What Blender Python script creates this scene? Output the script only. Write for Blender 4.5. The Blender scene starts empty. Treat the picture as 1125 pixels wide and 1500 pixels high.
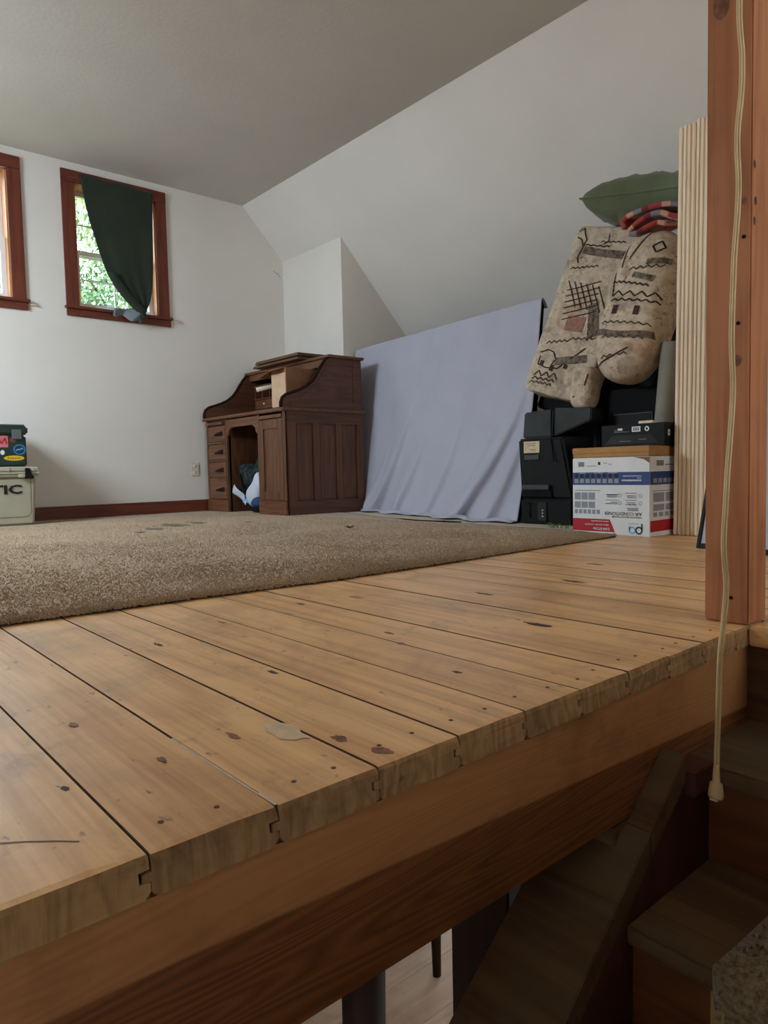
import bpy, bmesh, math, random
from mathutils import Matrix, Vector, noise
R = random.Random(7)
S = bpy.context.scene
C = S.collection
V = Vector

# ------------------------------------------------------------------ camera, sky, daylight, exposure
CAM_F = 1034.37 / 1500 * 36.0
cam = bpy.data.cameras.new('camera'); cam.sensor_fit = 'VERTICAL'; cam.sensor_height = 36.0; cam.sensor_width = 27.0
cam.lens = CAM_F; cam.clip_start = 0.02; cam.clip_end = 200
camo = bpy.data.objects.new('camera', cam); C.objects.link(camo); S.camera = camo
_r = V((0.75761761, -0.65230653, -0.02262184)); _u = V((0.05659605, 0.0311258, 0.99791186)); _f = V((0.65024029, 0.7573159, -0.06049943))
camo.matrix_world = Matrix(((_r.x, _u.x, -_f.x, 0), (_r.y, _u.y, -_f.y, 0), (_r.z, _u.z, -_f.z, 0.34), (0, 0, 0, 1)))

EXPOSURE = 0.10
SKY_STRENGTH = 8.0
W_SKYLIGHT = 95.0      # daylight through the roof window in the left slope
W_REAR_FILL = 2.2         # unseen fill light, added at the wall behind the stairs
W_LOWER = 14.0         # daylight in the room downstairs

S.view_settings.view_transform = 'Standard'
try: S.view_settings.look = 'None'
except Exception: pass
S.view_settings.gamma = 1.0
S.view_settings.exposure = EXPOSURE
try: S.view_settings.use_curve_mapping = False
except Exception: pass

w = bpy.data.worlds.new('sky'); S.world = w; w.use_nodes = True
bg = w.node_tree.nodes['Background']; bg.inputs[0].default_value = (0.86, 0.94, 1.0, 1); bg.inputs[1].default_value = SKY_STRENGTH

def area(name, loc, direction, sx, sy, power, color=(1, 1, 1), portal=False, up=V((0, 0, 1))):
    l = bpy.data.lights.new(name, 'AREA'); l.shape = 'RECTANGLE'; l.size = sx; l.size_y = sy; l.energy = power; l.color = color
    if portal: l.cycles.is_portal = True
    o = bpy.data.objects.new(name, l); C.objects.link(o)
    d = V(direction).normalized(); z = -d
    x = up.cross(z)
    if x.length < 1e-4: x = V((1, 0, 0))
    x.normalize(); y = z.cross(x)
    o.matrix_world = Matrix(((x.x, y.x, z.x, loc[0]), (x.y, y.y, z.y, loc[1]), (x.z, y.z, z.z, loc[2]), (0, 0, 0, 1)))
    return o
# daylight: portals in the two gable windows in view, lamps in the roof window and downstairs; plus an added rear fill
area('window_portal', (2.17, 5.86, 2.11), (0, -1, 0), .64, .93, 1, portal=True)
area('window_portal', (1.06, 5.86, 2.11), (0, -1, 0), .64, .93, 1, portal=True)
area('roof_window_daylight', (-0.80, 4.35, 2.02), (0.72, 0, -0.69), 1.0, 0.8, W_SKYLIGHT, (0.68, 0.84, 1.0), up=V((0, 1, 0)))
area('rear_fill', (1.6, -2.52, 1.55), (0, 1, 0), 1.5, 1.2, W_REAR_FILL, (1.0, 0.95, 0.88))
area('downstairs_daylight', (4.85, 3.6, -1.3), (-1, -.1, -0.3), 1.4, 1.2, W_LOWER, (0.95, 0.95, 1.0))

# ------------------------------------------------------------------ helpers
def lin(c):
    r = []
    for x in c[:3]:
        x = x / 255.0
        r.append(x / 12.92 if x <= 0.04045 else ((x + 0.055) / 1.055) ** 2.4)
    return (r[0], r[1], r[2], 1.0)

class NT:
    def __init__(s, name):
        s.m = bpy.data.materials.new(name); s.m.use_nodes = True
        s.t = s.m.node_tree; s.b = s.t.nodes['Principled BSDF']
    def n(s, typ, ins=None, **props):
        x = s.t.nodes.new(typ)
        for k, v in props.items(): setattr(x, k, v)
        for k, v in (ins or {}).items():
            if isinstance(v, bpy.types.NodeSocket): s.t.links.new(v, x.inputs[k])
            else: x.inputs[k].default_value = v
        return x
    def math(s, op, a, b=0.0, c=None):
        d = {0: a, 1: b}
        if c is not None: d[2] = c
        return s.n('ShaderNodeMath', d, operation=op).outputs[0]
    def mix(s, fac, a, b, mode='MIX'):
        x = s.t.nodes.new('ShaderNodeMix'); x.data_type = 'RGBA'; x.blend_type = mode
        for k, v in ((0, fac), (6, a), (7, b)):
            if isinstance(v, bpy.types.NodeSocket): s.t.links.new(v, x.inputs[k])
            else: x.inputs[k].default_value = v
        return x.outputs[2]
    def ramp(s, fac, stops):
        x = s.n('ShaderNodeValToRGB', {0: fac}); e = x.color_ramp.elements
        while len(e) < len(stops): e.new(0.5)
        for i, (p, c) in enumerate(stops): e[i].position = p; e[i].color = c if len(c) == 4 else (*c, 1)
        return x.outputs[0]
    def obj(s, rnd=True):
        c = s.n('ShaderNodeTexCoord').outputs['Object']
        if rnd:
            r = s.n('ShaderNodeObjectInfo').outputs['Random']
            k = s.n('ShaderNodeVectorMath', {0: (13.1, 7.7, 9.3), 'Scale': r}, operation='SCALE').outputs[0]
            c = s.n('ShaderNodeVectorMath', {0: c, 1: k}, operation='ADD').outputs[0]
        return c
    def scale(s, vec, sc): return s.n('ShaderNodeMapping', {0: vec, 'Scale': sc}).outputs[0]
    def noise(s, vec, sc, det=3.0, rough=.55, dist=0.0):
        return s.n('ShaderNodeTexNoise', {'Vector': vec, 'Scale': sc, 'Detail': det, 'Roughness': rough, 'Distortion': dist}).outputs[0]
    def set(s, col=None, rough=None, spec=None, **kw):
        for k, v in (('Base Color', col), ('Roughness', rough), ('Specular IOR Level', spec)):
            if v is None: continue
            if isinstance(v, bpy.types.NodeSocket): s.t.links.new(v, s.b.inputs[k])
            else: s.b.inputs[k].default_value = v
        for k, v in kw.items(): s.b.inputs[k].default_value = v
        return s
    def bump(s, h, strength=.3, dist=.002):
        x = s.n('ShaderNodeBump', {'Height': h, 'Strength': strength, 'Distance': dist}); s.t.links.new(x.outputs[0], s.b.inputs['Normal']); return s

def m_plain(name, c, rough=.6, spec=.4, var=.12, sc=9.0, bump=0.0, bsc=150.0):
    t = NT(name); v = t.obj(False); L = lin(c); D = tuple(x * (1 - 2 * var) for x in L[:3]) + (1,)
    U = tuple(min(1, x * (1 + var)) for x in L[:3]) + (1,)
    t.set(t.ramp(t.noise(v, sc, 4), [(.3, D), (.7, U)]), rough, spec)
    if bump: t.bump(t.noise(v, bsc, 3), bump, .002)
    return t.m

def m_wood(name, c1, c2, axis=2, sc=1.0, rings=9.0, rough=.5, spec=.4, dirt=None, dirt_amt=.5, stretch=.07, contrast=1.0, knots=0.0, fine=.35, bump=.15, specks=0.0):
    t = NT(name); v0 = t.obj(True)
    k = [sc * 6] * 3; k[axis] *= stretch
    v = t.scale(v0, tuple(k))
    n1 = t.noise(v, 1.0, 3, .5, .3)
    ring = t.math('PINGPONG', t.math('MULTIPLY', n1, rings), .5)
    ring = t.math('MULTIPLY', ring, 2.0)
    k2 = [sc * 130] * 3; k2[axis] *= .03
    fn = t.noise(t.scale(v0, tuple(k2)), 1.0, 3, .6)
    f = t.math('ADD', t.math('MULTIPLY', ring, .5 * contrast), t.math('MULTIPLY', t.math('SUBTRACT', fn, .5), fine * 2))
    f = t.math('ADD', f, t.math('MULTIPLY', t.math('SUBTRACT', t.noise(v0, 2.5 * sc, 2), .5), .6))
    col = t.ramp(f, [(.05, lin(c1)), (.85, lin(c2))])
    if knots:
        kk = [5.0, 5.0, 5.0]; kk[axis] *= .55
        vo = t.n('ShaderNodeTexVoronoi', {'Vector': t.scale(v0, tuple(kk)), 'Scale': 1.0})
        kf = t.ramp(vo.outputs['Distance'], [(.04, (1, 1, 1)), (.10, (0, 0, 0))])
        kf = t.math('MULTIPLY', kf, t.ramp(vo.outputs['Color'], [(.6 - .3 * knots, (0, 0, 0)), (.62, (1, 1, 1))]))
        col = t.mix(t.math('MULTIPLY', kf, .75), col, tuple(x * .22 for x in lin(c2)[:3]) + (1,))
    if dirt:
        dn = t.noise(v0, 3.2, 6, .65, .4)
        col = t.mix(t.math('MULTIPLY', t.ramp(dn, [(.48, (0, 0, 0)), (.72, (1, 1, 1))]), dirt_amt), col, lin(dirt))
    if specks:
        ks = [70.0] * 3; ks[axis] *= .45
        sn = t.noise(t.scale(v0, tuple(ks)), 1.0, 2, .5)
        col = t.mix(t.math('MULTIPLY', t.ramp(sn, [(.70, (0, 0, 0)), (.78, (1, 1, 1))]), .75 * specks), col, lin((70, 48, 34)))
        sm_ = t.noise(t.scale(v0, (16, 9, 16)), 1.0, 4, .7, .5)
        col = t.mix(t.math('MULTIPLY', t.ramp(sm_, [(.58, (0, 0, 0)), (.74, (1, 1, 1))]), .45 * specks), col, lin((120, 84, 58)))
    t.set(col, rough, spec)
    if bump: t.bump(f, bump, .001)
    return t.m

class MB:
    def __init__(s): s.v = []; s.f = []
    def add(s, vs, fs):
        b = len(s.v); s.v += [V(p) for p in vs]; s.f += [tuple(i + b for i in f) for f in fs]; return s
    def box(s, x0, x1, y0, y1, z0, z1):
        return s.add([(x0, y0, z0), (x1, y0, z0), (x1, y1, z0), (x0, y1, z0), (x0, y0, z1), (x1, y0, z1), (x1, y1, z1), (x0, y1, z1)],
                     [(3, 2, 1, 0), (4, 5, 6, 7), (0, 1, 5, 4), (1, 2, 6, 5), (2, 3, 7, 6), (3, 0, 4, 7)])
    def prism(s, poly, ax, a, b):
        def P(p, t): return (t, p[0], p[1]) if ax == 'x' else ((p[0], t, p[1]) if ax == 'y' else (p[0], p[1], t))
        n = len(poly)
        return s.add([P(p, a) for p in poly] + [P(p, b) for p in poly],
                     [tuple(range(n))[::-1], tuple(range(n, 2 * n))] + [(i, (i + 1) % n, n + (i + 1) % n, n + i) for i in range(n)])
    def grid(s, P, wrap=False):
        nu, nv = len(P), len(P[0]); fs = []
        for i in range(nu if wrap else nu - 1):
            for j in range(nv - 1):
                fs.append((i * nv + j, ((i + 1) % nu) * nv + j, ((i + 1) % nu) * nv + j + 1, i * nv + j + 1))
        return s.add([p for row in P for p in row], fs)
    def tube(s, path, r, n=8, flat=1.0, caps=True):
        path = [V(p) for p in path]; rings = []; prev = None
        for i, p in enumerate(path):
            t = (path[min(i + 1, len(path) - 1)] - path[max(i - 1, 0)]).normalized()
            if prev is None:
                a = V((0, 0, 1)) if abs(t.z) < .9 else V((1, 0, 0)); x = t.cross(a).normalized()
            else: x = (prev - t * prev.dot(t)).normalized()
            prev = x; y = t.cross(x); rr = r[i] if isinstance(r, (list, tuple)) else r
            rings.append([p + x * math.cos(2 * math.pi * k / n) * rr + y * math.sin(2 * math.pi * k / n) * rr * flat for k in range(n)])
        b = len(s.v); m = len(rings)
        s.add([p for q in rings for p in q], [(i * n + k, i * n + (k + 1) % n, (i + 1) * n + (k + 1) % n, (i + 1) * n + k) for i in range(m - 1) for k in range(n)])
        if caps: s.f += [tuple(b + k for k in range(n))[::-1], tuple(b + (m - 1) * n + k for k in range(n))]
        return s
    def softbox(s, h, p=5.0, n=12, fn=None):
        idx = {}; vs = []; fs = []
        def vid(q):
            key = tuple(round(c, 5) for c in q)
            if key not in idx:
                l = sum(abs(c) ** p for c in q) ** (1 / p); w = V([q[i] / l * h[i] for i in range(3)])
                idx[key] = len(vs); vs.append(fn(w) if fn else w)
            return idx[key]
        for ax in range(3):
            for sg in (-1, 1):
                for i in range(n):
                    for j in range(n):
                        qs = []
                        for a, b in ((i, j), (i + 1, j), (i + 1, j + 1), (i, j + 1)):
                            q = [0, 0, 0]; q[ax] = sg
                            q[(ax + 1) % 3] = math.sin((a / n - .5) * math.pi / 2) * math.sqrt(2); q[(ax + 2) % 3] = math.sin((b / n - .5) * math.pi / 2) * math.sqrt(2)
                            qs.append(vid(tuple(q)))
                        fs.append(tuple(qs) if sg > 0 else tuple(qs[::-1]))
        return s.add(vs, fs)
    def disc(s, c, x, y, rx, ry, n=16):
        return s.add([V(c) + V(x) * rx * math.cos(2 * math.pi * k / n) + V(y) * ry * math.sin(2 * math.pi * k / n) for k in range(n)], [tuple(range(n))])
    def xf(s, M, start=0):
        for i in range(start, len(s.v)): s.v[i] = M @ s.v[i]
        return s
    def build(s, name, mat, parent=None, bevel=0.0, smooth=False, solid=0.0, seg=2, recalc=True, origin=None):
        if parent is None:
            if origin is None:
                xs = [p.x for p in s.v]; ys = [p.y for p in s.v]
                origin = ((min(xs) + max(xs)) / 2, (min(ys) + max(ys)) / 2, min(p.z for p in s.v))
            M = Matrix.Translation(origin)
        else: M = WM[parent.name]
        I = M.inverted()
        me = bpy.data.meshes.new(name); me.from_pydata([I @ p for p in s.v], [], s.f)
        bm = bmesh.new(); bm.from_mesh(me)
        if recalc: bmesh.ops.recalc_face_normals(bm, faces=bm.faces)
        if bevel:
            ed = [e for e in bm.edges if len(e.link_faces) == 2 and e.calc_face_angle(0) > .5]
            bmesh.ops.bevel(bm, geom=ed, offset=bevel, segments=seg, affect='EDGES', clamp_overlap=True)
        bm.to_mesh(me); bm.free()
        if smooth: me.polygons.foreach_set('use_smooth', [True] * len(me.polygons))
        if mat: me.materials.append(mat)
        o = bpy.data.objects.new(name, me); C.objects.link(o)
        if parent is None: o.matrix_world = M
        else: o.parent = parent
        WM[o.name] = M
        if solid:
            md = o.modifiers.new('thickness', 'SOLIDIFY'); md.thickness = solid; md.offset = 0
        return o
WM = {}
def tag(o, label=None, cat=None, group=None, kind=None):
    for k, v in (('label', label), ('category', cat), ('group', group), ('kind', kind)):
        if v: o[k] = v
    return o
def thing(name, label, cat, loc=(0, 0, 0), rotz=0.0, group=None):
    o = bpy.data.objects.new(name, None); C.objects.link(o); o.location = loc; o.rotation_euler = (0, 0, rotz)
    o.empty_display_size = .1
    WM[o.name] = Matrix.Translation(loc) @ Matrix.Rotation(rotz, 4, 'Z')
    return tag(o, label, cat, group)
def bx(name, mat, parent, x0, x1, y0, y1, z0, z1, bevel=0.0, **k):
    return MB().box(x0, x1, y0, y1, z0, z1).build(name, mat, parent, bevel, **k)
def copy_part(o, name, parent, loc):
    c = o.copy(); c.name = name; C.objects.link(c); c.parent = parent; c.location = loc; return c
def text(s, width, height, origin, right, up, name, mat, parent, off=.0006, bold=.0):
    """flat print: lettering of given width and cap height; origin = lower-left corner, right/up = reading directions"""
    cu = bpy.data.curves.new('lettering', 'FONT'); cu.body = s; cu.resolution_u = 2; cu.offset = bold
    ob = bpy.data.objects.new('lettering', cu); C.objects.link(ob)
    me = bpy.data.meshes.new_from_object(ob.evaluated_get(bpy.context.evaluated_depsgraph_get()))
    bpy.data.objects.remove(ob); bpy.data.curves.remove(cu)
    xs = [v.co.x for v in me.vertices]; ys = [v.co.y for v in me.vertices]
    sx = width / (max(xs) - min(xs)); sy = height / (max(ys) - min(ys)); n = V(right).cross(V(up))
    mb = MB(); mb.add([V(origin) + V(right) * (v.co.x - min(xs)) * sx + V(up) * (v.co.y - min(ys)) * sy + n * off for v in me.vertices], [tuple(p.vertices) for p in me.polygons])
    bpy.data.meshes.remove(me)
    return mb.build(name, mat, parent, recalc=False)
def strip(mb, fn, pts, wd):
    """a printed line: polyline in 2-d, mapped to the surface by fn"""
    for a, b in zip(pts[:-1], pts[1:]):
        a = V((a[0], a[1])); b = V((b[0], b[1])); d = (b - a)
        if d.length < 1e-6: continue
        n = V((-d.y, d.x)).normalized() * wd / 2; k = max(1, int(d.length / .025))
        for i in range(k):
            p = a + d * (i / k); q = a + d * ((i + 1) / k)
            mb.add([fn(p + n), fn(q + n), fn(q - n), fn(p - n)], [(0, 1, 2, 3)])
    return mb

# ------------------------------------------------------------------ materials
def m_plaster(name, c, bump=.25, sc=60.0):
    t = NT(name); v = t.obj(False)
    L = lin(c); t.set(t.ramp(t.noise(v, 1.6, 5), [(.3, tuple(x * .93 for x in L[:3]) + (1,)), (.7, L)]), .85, .25)
    t.bump(t.noise(v, sc, 4, .6), bump, .003); return t.m
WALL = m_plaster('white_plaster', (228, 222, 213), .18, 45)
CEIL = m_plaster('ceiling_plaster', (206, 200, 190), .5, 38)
PINE = m_wood('pine_plank', (232, 182, 124), (188, 131, 80), 1, 1.0, 7, .36, .5, (122, 88, 60), .5, .05, 1.0, knots=.3, fine=.55, bump=.15, specks=1.0)
PINE_RAW = m_wood('raw_pine_board', (240, 220, 190), (224, 190, 152), 2, 1.2, 6, .6, .3, None, .0, .05, .8, knots=.15)
FIRTRIM = m_wood('stained_fir_trim', (112, 54, 35), (74, 31, 21), 2, 1.4, 8, .42, .4)
FIRTRIM_H = m_wood('stained_fir_trim_level', (112, 54, 35), (74, 31, 21), 0, 1.4, 8, .42, .4)
POST = m_wood('fir_post', (184, 122, 82), (142, 86, 54), 2, .8, 10, .55, .3, (90, 48, 34), .35, .09, .9, knots=.2)
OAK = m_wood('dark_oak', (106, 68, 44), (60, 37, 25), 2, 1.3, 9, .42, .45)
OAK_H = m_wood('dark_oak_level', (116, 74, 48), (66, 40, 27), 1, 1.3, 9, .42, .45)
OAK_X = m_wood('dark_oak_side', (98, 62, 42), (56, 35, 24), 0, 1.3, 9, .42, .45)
OLDWOOD = m_wood('dusty_stair_wood', (104, 78, 54), (66, 44, 30), 1, 1.0, 7, .8, .2, (92, 84, 68), .7, .08)
RISER = m_wood('stair_riser_wood', (124, 76, 44), (78, 44, 26), 1, .8, 12, .6, .3, (40, 28, 20), .5, .1, 1.0, knots=.25)
REDPANEL = m_wood('red_brown_panel', (82, 48, 36), (54, 30, 23), 2, 1.0, 6, .6, .3)
DARKPOST = m_wood('dark_brown_wood', (42, 25, 18), (25, 14, 10), 2, 1.0, 6, .75, .12)
LOWFLOOR = m_wood('pale_downstairs_plank', (228, 214, 198), (208, 188, 168), 0, .8, 6, .35, .5, (140, 120, 110), .4)
CARDBOARD = m_plain('cardboard', (178, 132, 84), .8, .2, .08, 14, .1, 60)
CARDBOARD_DARK = m_plain('dull_brown_cardboard', (140, 100, 72), .8, .2, .08, 14)
SHEETBROWN = m_plain('dark_brown_board', (104, 78, 56), .7, .3, .1, 14)
CARDBOARD_PALE = m_plain('pale_cardboard', (202, 168, 138), .8, .2, .06, 14)
BLACK = m_plain('black_plastic', (15, 16, 15), .6, .2, .15, 12)
BLACKMATT = m_plain('matt_black', (11, 11, 11), .8, .2, .2, 8)
DKGREEN_BOX = m_plain('dusty_dark_case', (34, 36, 30), .6, .3, .3, 6)
GREYTRIM = m_plain('grey_plastic', (52, 54, 52), .5, .4)
LABEL = m_plain('cream_label', (206, 186, 150), .7, .3, .08, 60)
WHITEPRINT = m_plain('white_print', (224, 224, 222), .5, .4, .03)
GREYPRINT = m_plain('grey_print', (150, 150, 156), .6, .3, .1, 200)
INK = m_plain('dark_ink', (34, 34, 38), .6, .3, .05)
BLUEPRINT = m_plain('blue_print', (40, 66, 118), .5, .4, .05)
REDPRINT = m_plain('red_print', (176, 28, 34), .5, .4, .05)
SKYPRINT = m_plain('light_blue_print', (110, 180, 226), .5, .4, .04)
VINYL = m_plain('white_vinyl', (226, 228, 226), .4, .5, .03)
OUTLET = m_plain('ivory_plastic', (216, 208, 190), .4, .5, .03)
TAN = m_plain('tan_cooler_plastic', (176, 172, 150), .5, .4, .05, 5, .05, 300)
TAN_GROOVE = m_plain('cooler_groove', (96, 92, 76), .7, .2)
GREENBOX = m_plain('dark_green_plastic', (18, 46, 36), .42, .45, .1)
GREYLID = m_plain('grey_lid_plastic', (92, 100, 104), .4, .5, .1)
CORDM = m_plain('cream_cord', (206, 180, 132), .5, .4, .06, 30)
DRYLEAF = m_plain('dry_leaf', (66, 44, 24), .8, .2)
SPRIG = m_plain('green_sprig', (84, 120, 50), .7, .3)
TUBEC = m_plain('pale_card_tube', (140, 134, 122), .7, .3, .06)
NAVY = m_plain('navy_camouflage', (44, 54, 56), .8, .2, .49, 30, .5, 40)
BAGWHITE = m_plain('white_bag_fabric', (196, 200, 210), .7, .3, .05, 8, .2, 30)
BAGBLUE = m_plain('blue_bag_fabric', (34, 72, 112), .7, .3, .15, 10)
DARKMETAL = m_plain('dark_metal', (34, 28, 26), .4, .6)
PAPER = m_plain('paper', (214, 200, 182), .8, .2, .04)
LAVENDER = m_plain('lavender_grey_panel', (168, 166, 176), .5, .4, .05)

def m_cloth(name, c, sc=420.0, bump=.25, var=.08, rough=.9):
    t = NT(name); v = t.obj(False); L = lin(c)
    col = t.ramp(t.noise(v, 4, 5), [(.3, tuple(x * (1 - 2 * var) for x in L[:3]) + (1,)), (.7, tuple(min(1, x * (1 + var)) for x in L[:3]) + (1,))])
    t.set(col, rough, .2); t.b.inputs['Sheen Weight'].default_value = .15
    t.bump(t.math('ADD', t.noise(v, sc, 2), t.math('MULTIPLY', t.noise(v, 14, 3), .6)), bump, .002); return t.m
SHEET = m_cloth('lavender_sheet', (172, 171, 183), 500, .2, .03)
CURTAIN = m_cloth('dark_green_curtain', (46, 54, 42), 300, .3, .1)
CURTAIN_LINING = m_cloth('grey_curtain_lining', (122, 132, 138), 300, .3, .1)
PILLOW = m_cloth('green_velvet', (104, 112, 86), 260, .3, .12)

def m_carpet(name, c1, c2, sc=160.0):
    t = NT(name); v = t.obj(False)
    n = t.noise(v, sc, 3, .7); big = t.noise(v, 1.3, 4, .6)
    col = t.ramp(n, [(.3, lin(c2)), (.65, lin(c1))])
    col = t.mix(t.math('MULTIPLY', t.ramp(big, [(.45, (0, 0, 0)), (.75, (1, 1, 1))]), .35), col, tuple(x * .6 for x in lin(c2)[:3]) + (1,))
    t.set(col, .95, .1); t.b.inputs['Sheen Weight'].default_value = .2
    t.bump(n, .9, .006); return t.m
CARPET = m_carpet('brown_carpet', (194, 168, 135), (140, 114, 86))
CARPET_PALE = m_carpet('pale_carpet', (204, 190, 166), (170, 150, 122))
CARPET_STAIR = m_carpet('stair_carpet', (156, 140, 112), (84, 70, 50), 90)
BACKING = m_plain('carpet_backing', (60, 46, 34), .95, .1, .2, 80)
BACKING_TAN = m_plain('tan_carpet_backing', (170, 148, 104), .9, .1, .1, 60)

def m_sofa():
    t = NT('southwest_print_upholstery'); v = t.obj(False)
    base = t.ramp(t.noise(v, 26, 5, .7), [(.3, lin((168, 148, 126))), (.6, lin((204, 186, 162)))])
    blot = t.noise(v, 5.5, 4, .6)
    col = t.mix(t.math('MULTIPLY', t.ramp(blot, [(.56, (0, 0, 0)), (.62, (1, 1, 1))]), .45), base, lin((116, 98, 84)))
    blot2 = t.noise(t.scale(v, (1, 1.4, 1)), 4.1, 3, .6, 1.0)
    col = t.mix(t.math('MULTIPLY', t.ramp(blot2, [(.60, (0, 0, 0)), (.66, (1, 1, 1))]), .4), col, lin((158, 108, 88)))
    mk = t.noise(t.scale(v, (1, 1, 2.2)), 34, 3, .75, 1.5)
    col = t.mix(t.math('MULTIPLY', t.math('MULTIPLY', t.ramp(mk, [(.56, (0, 0, 0)), (.62, (1, 1, 1))]), t.ramp(t.noise(v, 9, 2), [(.48, (0, 0, 0)), (.58, (1, 1, 1))])), .75), col, lin((78, 62, 54)))
    t.set(col, .9, .15); t.bump(t.noise(v, 380, 2), .3, .002); return t.m
SOFA = m_sofa()
SOFA_INK = m_plain('sofa_print_dark', (62, 48, 42), .9, .1, .25, 60)
SOFA_BAND = m_plain('sofa_print_grey_brown', (122, 107, 92), .9, .1, .35, 45)
SOFA_ROSE = m_plain('sofa_print_rose', (156, 116, 100), .9, .1, .15, 60)
SOFA_PLUM = m_plain('sofa_print_plum', (78, 54, 54), .9, .1, .2, 60)

def m_plaid():
    t = NT('plaid_blanket'); v = t.obj(False)
    s = t.n('ShaderNodeSeparateXYZ', {0: t.n('ShaderNodeAttribute', attribute_name='cloth').outputs['Vector']})
    a = t.math('FRACT', t.math('MULTIPLY', s.outputs[0], 5.0)); b = t.math('FRACT', t.math('MULTIPLY', s.outputs[1], 8.0))
    col = t.ramp(a, [(.0, lin((160, 62, 54))), (.34, lin((160, 62, 54))), (.36, lin((206, 150, 126))), (.55, lin((206, 150, 126))), (.57, lin((126, 122, 128))), (.8, lin((126, 122, 128))), (.82, lin((120, 44, 42)))])
    col = t.mix(t.math('MULTIPLY', t.ramp(b, [(.49, (0, 0, 0)), (.5, (1, 1, 1))]), .45), col, lin((200, 120, 100)))
    t.set(col, .95, .1); t.b.inputs['Sheen Weight'].default_value = .3; t.bump(t.noise(v, 300, 2), .4, .002); return t.m
PLAID = m_plaid()

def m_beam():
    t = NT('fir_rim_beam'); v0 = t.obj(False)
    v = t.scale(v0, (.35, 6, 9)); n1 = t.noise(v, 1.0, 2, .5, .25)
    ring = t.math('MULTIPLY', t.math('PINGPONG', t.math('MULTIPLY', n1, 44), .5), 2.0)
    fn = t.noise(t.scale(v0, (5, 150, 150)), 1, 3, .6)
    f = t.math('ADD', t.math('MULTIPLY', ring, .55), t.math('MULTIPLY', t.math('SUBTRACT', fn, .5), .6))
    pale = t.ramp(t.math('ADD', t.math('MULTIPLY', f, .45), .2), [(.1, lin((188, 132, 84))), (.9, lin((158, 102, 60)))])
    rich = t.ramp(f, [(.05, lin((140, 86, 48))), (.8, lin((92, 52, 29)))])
    s = t.n('ShaderNodeSeparateXYZ', {0: v0})   # the beam is darker below a tilted edge, paler above it
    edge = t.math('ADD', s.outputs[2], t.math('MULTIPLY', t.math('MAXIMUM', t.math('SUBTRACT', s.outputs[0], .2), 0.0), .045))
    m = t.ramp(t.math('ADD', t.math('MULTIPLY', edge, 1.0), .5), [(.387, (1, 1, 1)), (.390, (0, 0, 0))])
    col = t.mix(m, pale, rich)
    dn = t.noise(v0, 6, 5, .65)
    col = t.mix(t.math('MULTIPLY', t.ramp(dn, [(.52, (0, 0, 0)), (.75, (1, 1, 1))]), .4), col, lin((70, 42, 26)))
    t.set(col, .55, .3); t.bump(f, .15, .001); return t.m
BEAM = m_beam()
PLANK_END = m_wood('dirty_plank_end', (176, 138, 94), (122, 88, 56), 2, 2.5, 8, .8, .2, (56, 42, 30), .7, .4, specks=.8)

def m_glass():
    t = NT('window_glass'); t.t.nodes.remove(t.b)
    tr = t.n('ShaderNodeBsdfTransparent', {0: (.97, .99, .98, 1)}); gl = t.n('ShaderNodeBsdfGlossy', {0: (1, 1, 1, 1), 'Roughness': .02})
    mx = t.n('ShaderNodeMixShader', {0: .06, 1: tr.outputs[0], 2: gl.outputs[0]})
    t.t.links.new(mx.outputs[0], t.t.nodes['Material Output'].inputs[0]); return t.m
GLASS = m_glass()
def m_leaf(name, c1, c2):
    t = NT(name); v = t.obj(False)
    t.set(t.ramp(t.noise(v, .9, 3), [(.35, lin(c1)), (.65, lin(c2))]), .6, .3)
    t.b.inputs['Transmission Weight'].default_value = 0.0; return t.m
LEAF1 = m_leaf('bright_leaves', (84, 114, 56), (126, 150, 84)); LEAF2 = m_leaf('mid_leaves', (62, 100, 64), (106, 140, 92))
BARK = m_plain('bark', (70, 56, 44), .9, .1, .3, 6)
GRASS = m_plain('lawn', (74, 92, 46), .95, .1, .3, 3)

# ------------------------------------------------------------------ setting: shell of the attic room
WY = 5.72; CZ = 2.73; XR = 3.316; XL = -0.07; KX = 3.725; SL = 1.036   # window wall, ceiling height, ceiling edges, chase face, slope
def struct(o): o['kind'] = 'structure'; return o
LABELS = {}
# gable wall with two window openings
wa = (1.85, 2.49, 1.645, 2.575); wb = (0.74, 1.385, 1.645, 2.575)
xs = [-2.4, wb[0], wb[1], wa[0], wa[1], 6.2]
mb = MB(); mb.box(xs[0], xs[5], WY, WY + .16, -.3, wa[2]); mb.box(xs[0], xs[5], WY, WY + .16, wa[3], 2.95)
for a, b in ((0, 1), (2, 3), (4, 5)): mb.box(xs[a], xs[b], WY, WY + .16, wa[2], wa[3])
struct(tag(mb.build('wall_back', WALL), 'white plaster gable wall with two small windows'))
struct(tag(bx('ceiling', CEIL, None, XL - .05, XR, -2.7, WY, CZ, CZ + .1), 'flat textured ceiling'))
# right slope: from ceiling edge down past the chase to the knee wall
kx = 4.9; kz = 2.30 - (kx - KX) * SL
z_at = lambda x: 2.727 - (x - XR) * SL
struct(tag(MB().prism([(XR, CZ), (kx, z_at(kx)), (kx + .1, z_at(kx)), (kx + .1, z_at(kx) + .12), (XR + .1, CZ + .1), (XR, CZ + .1)], 'y', -2.7, WY).build('wall_slope_right', WALL), 'white sloping attic wall above the stored furniture'))
struct(bx('wall_knee_right', WALL, None, kx, kx + .1, -2.7, WY, -.05, z_at(kx)))
# boxed chase in the corner
struct(tag(MB().prism([(KX, 0), (kx, 0), (kx, z_at(kx)), (KX, z_at(KX))], 'y', 4.82, WY).build('wall_chase', WALL), 'white boxed-out corner under the slope, beside the desk'))
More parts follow.
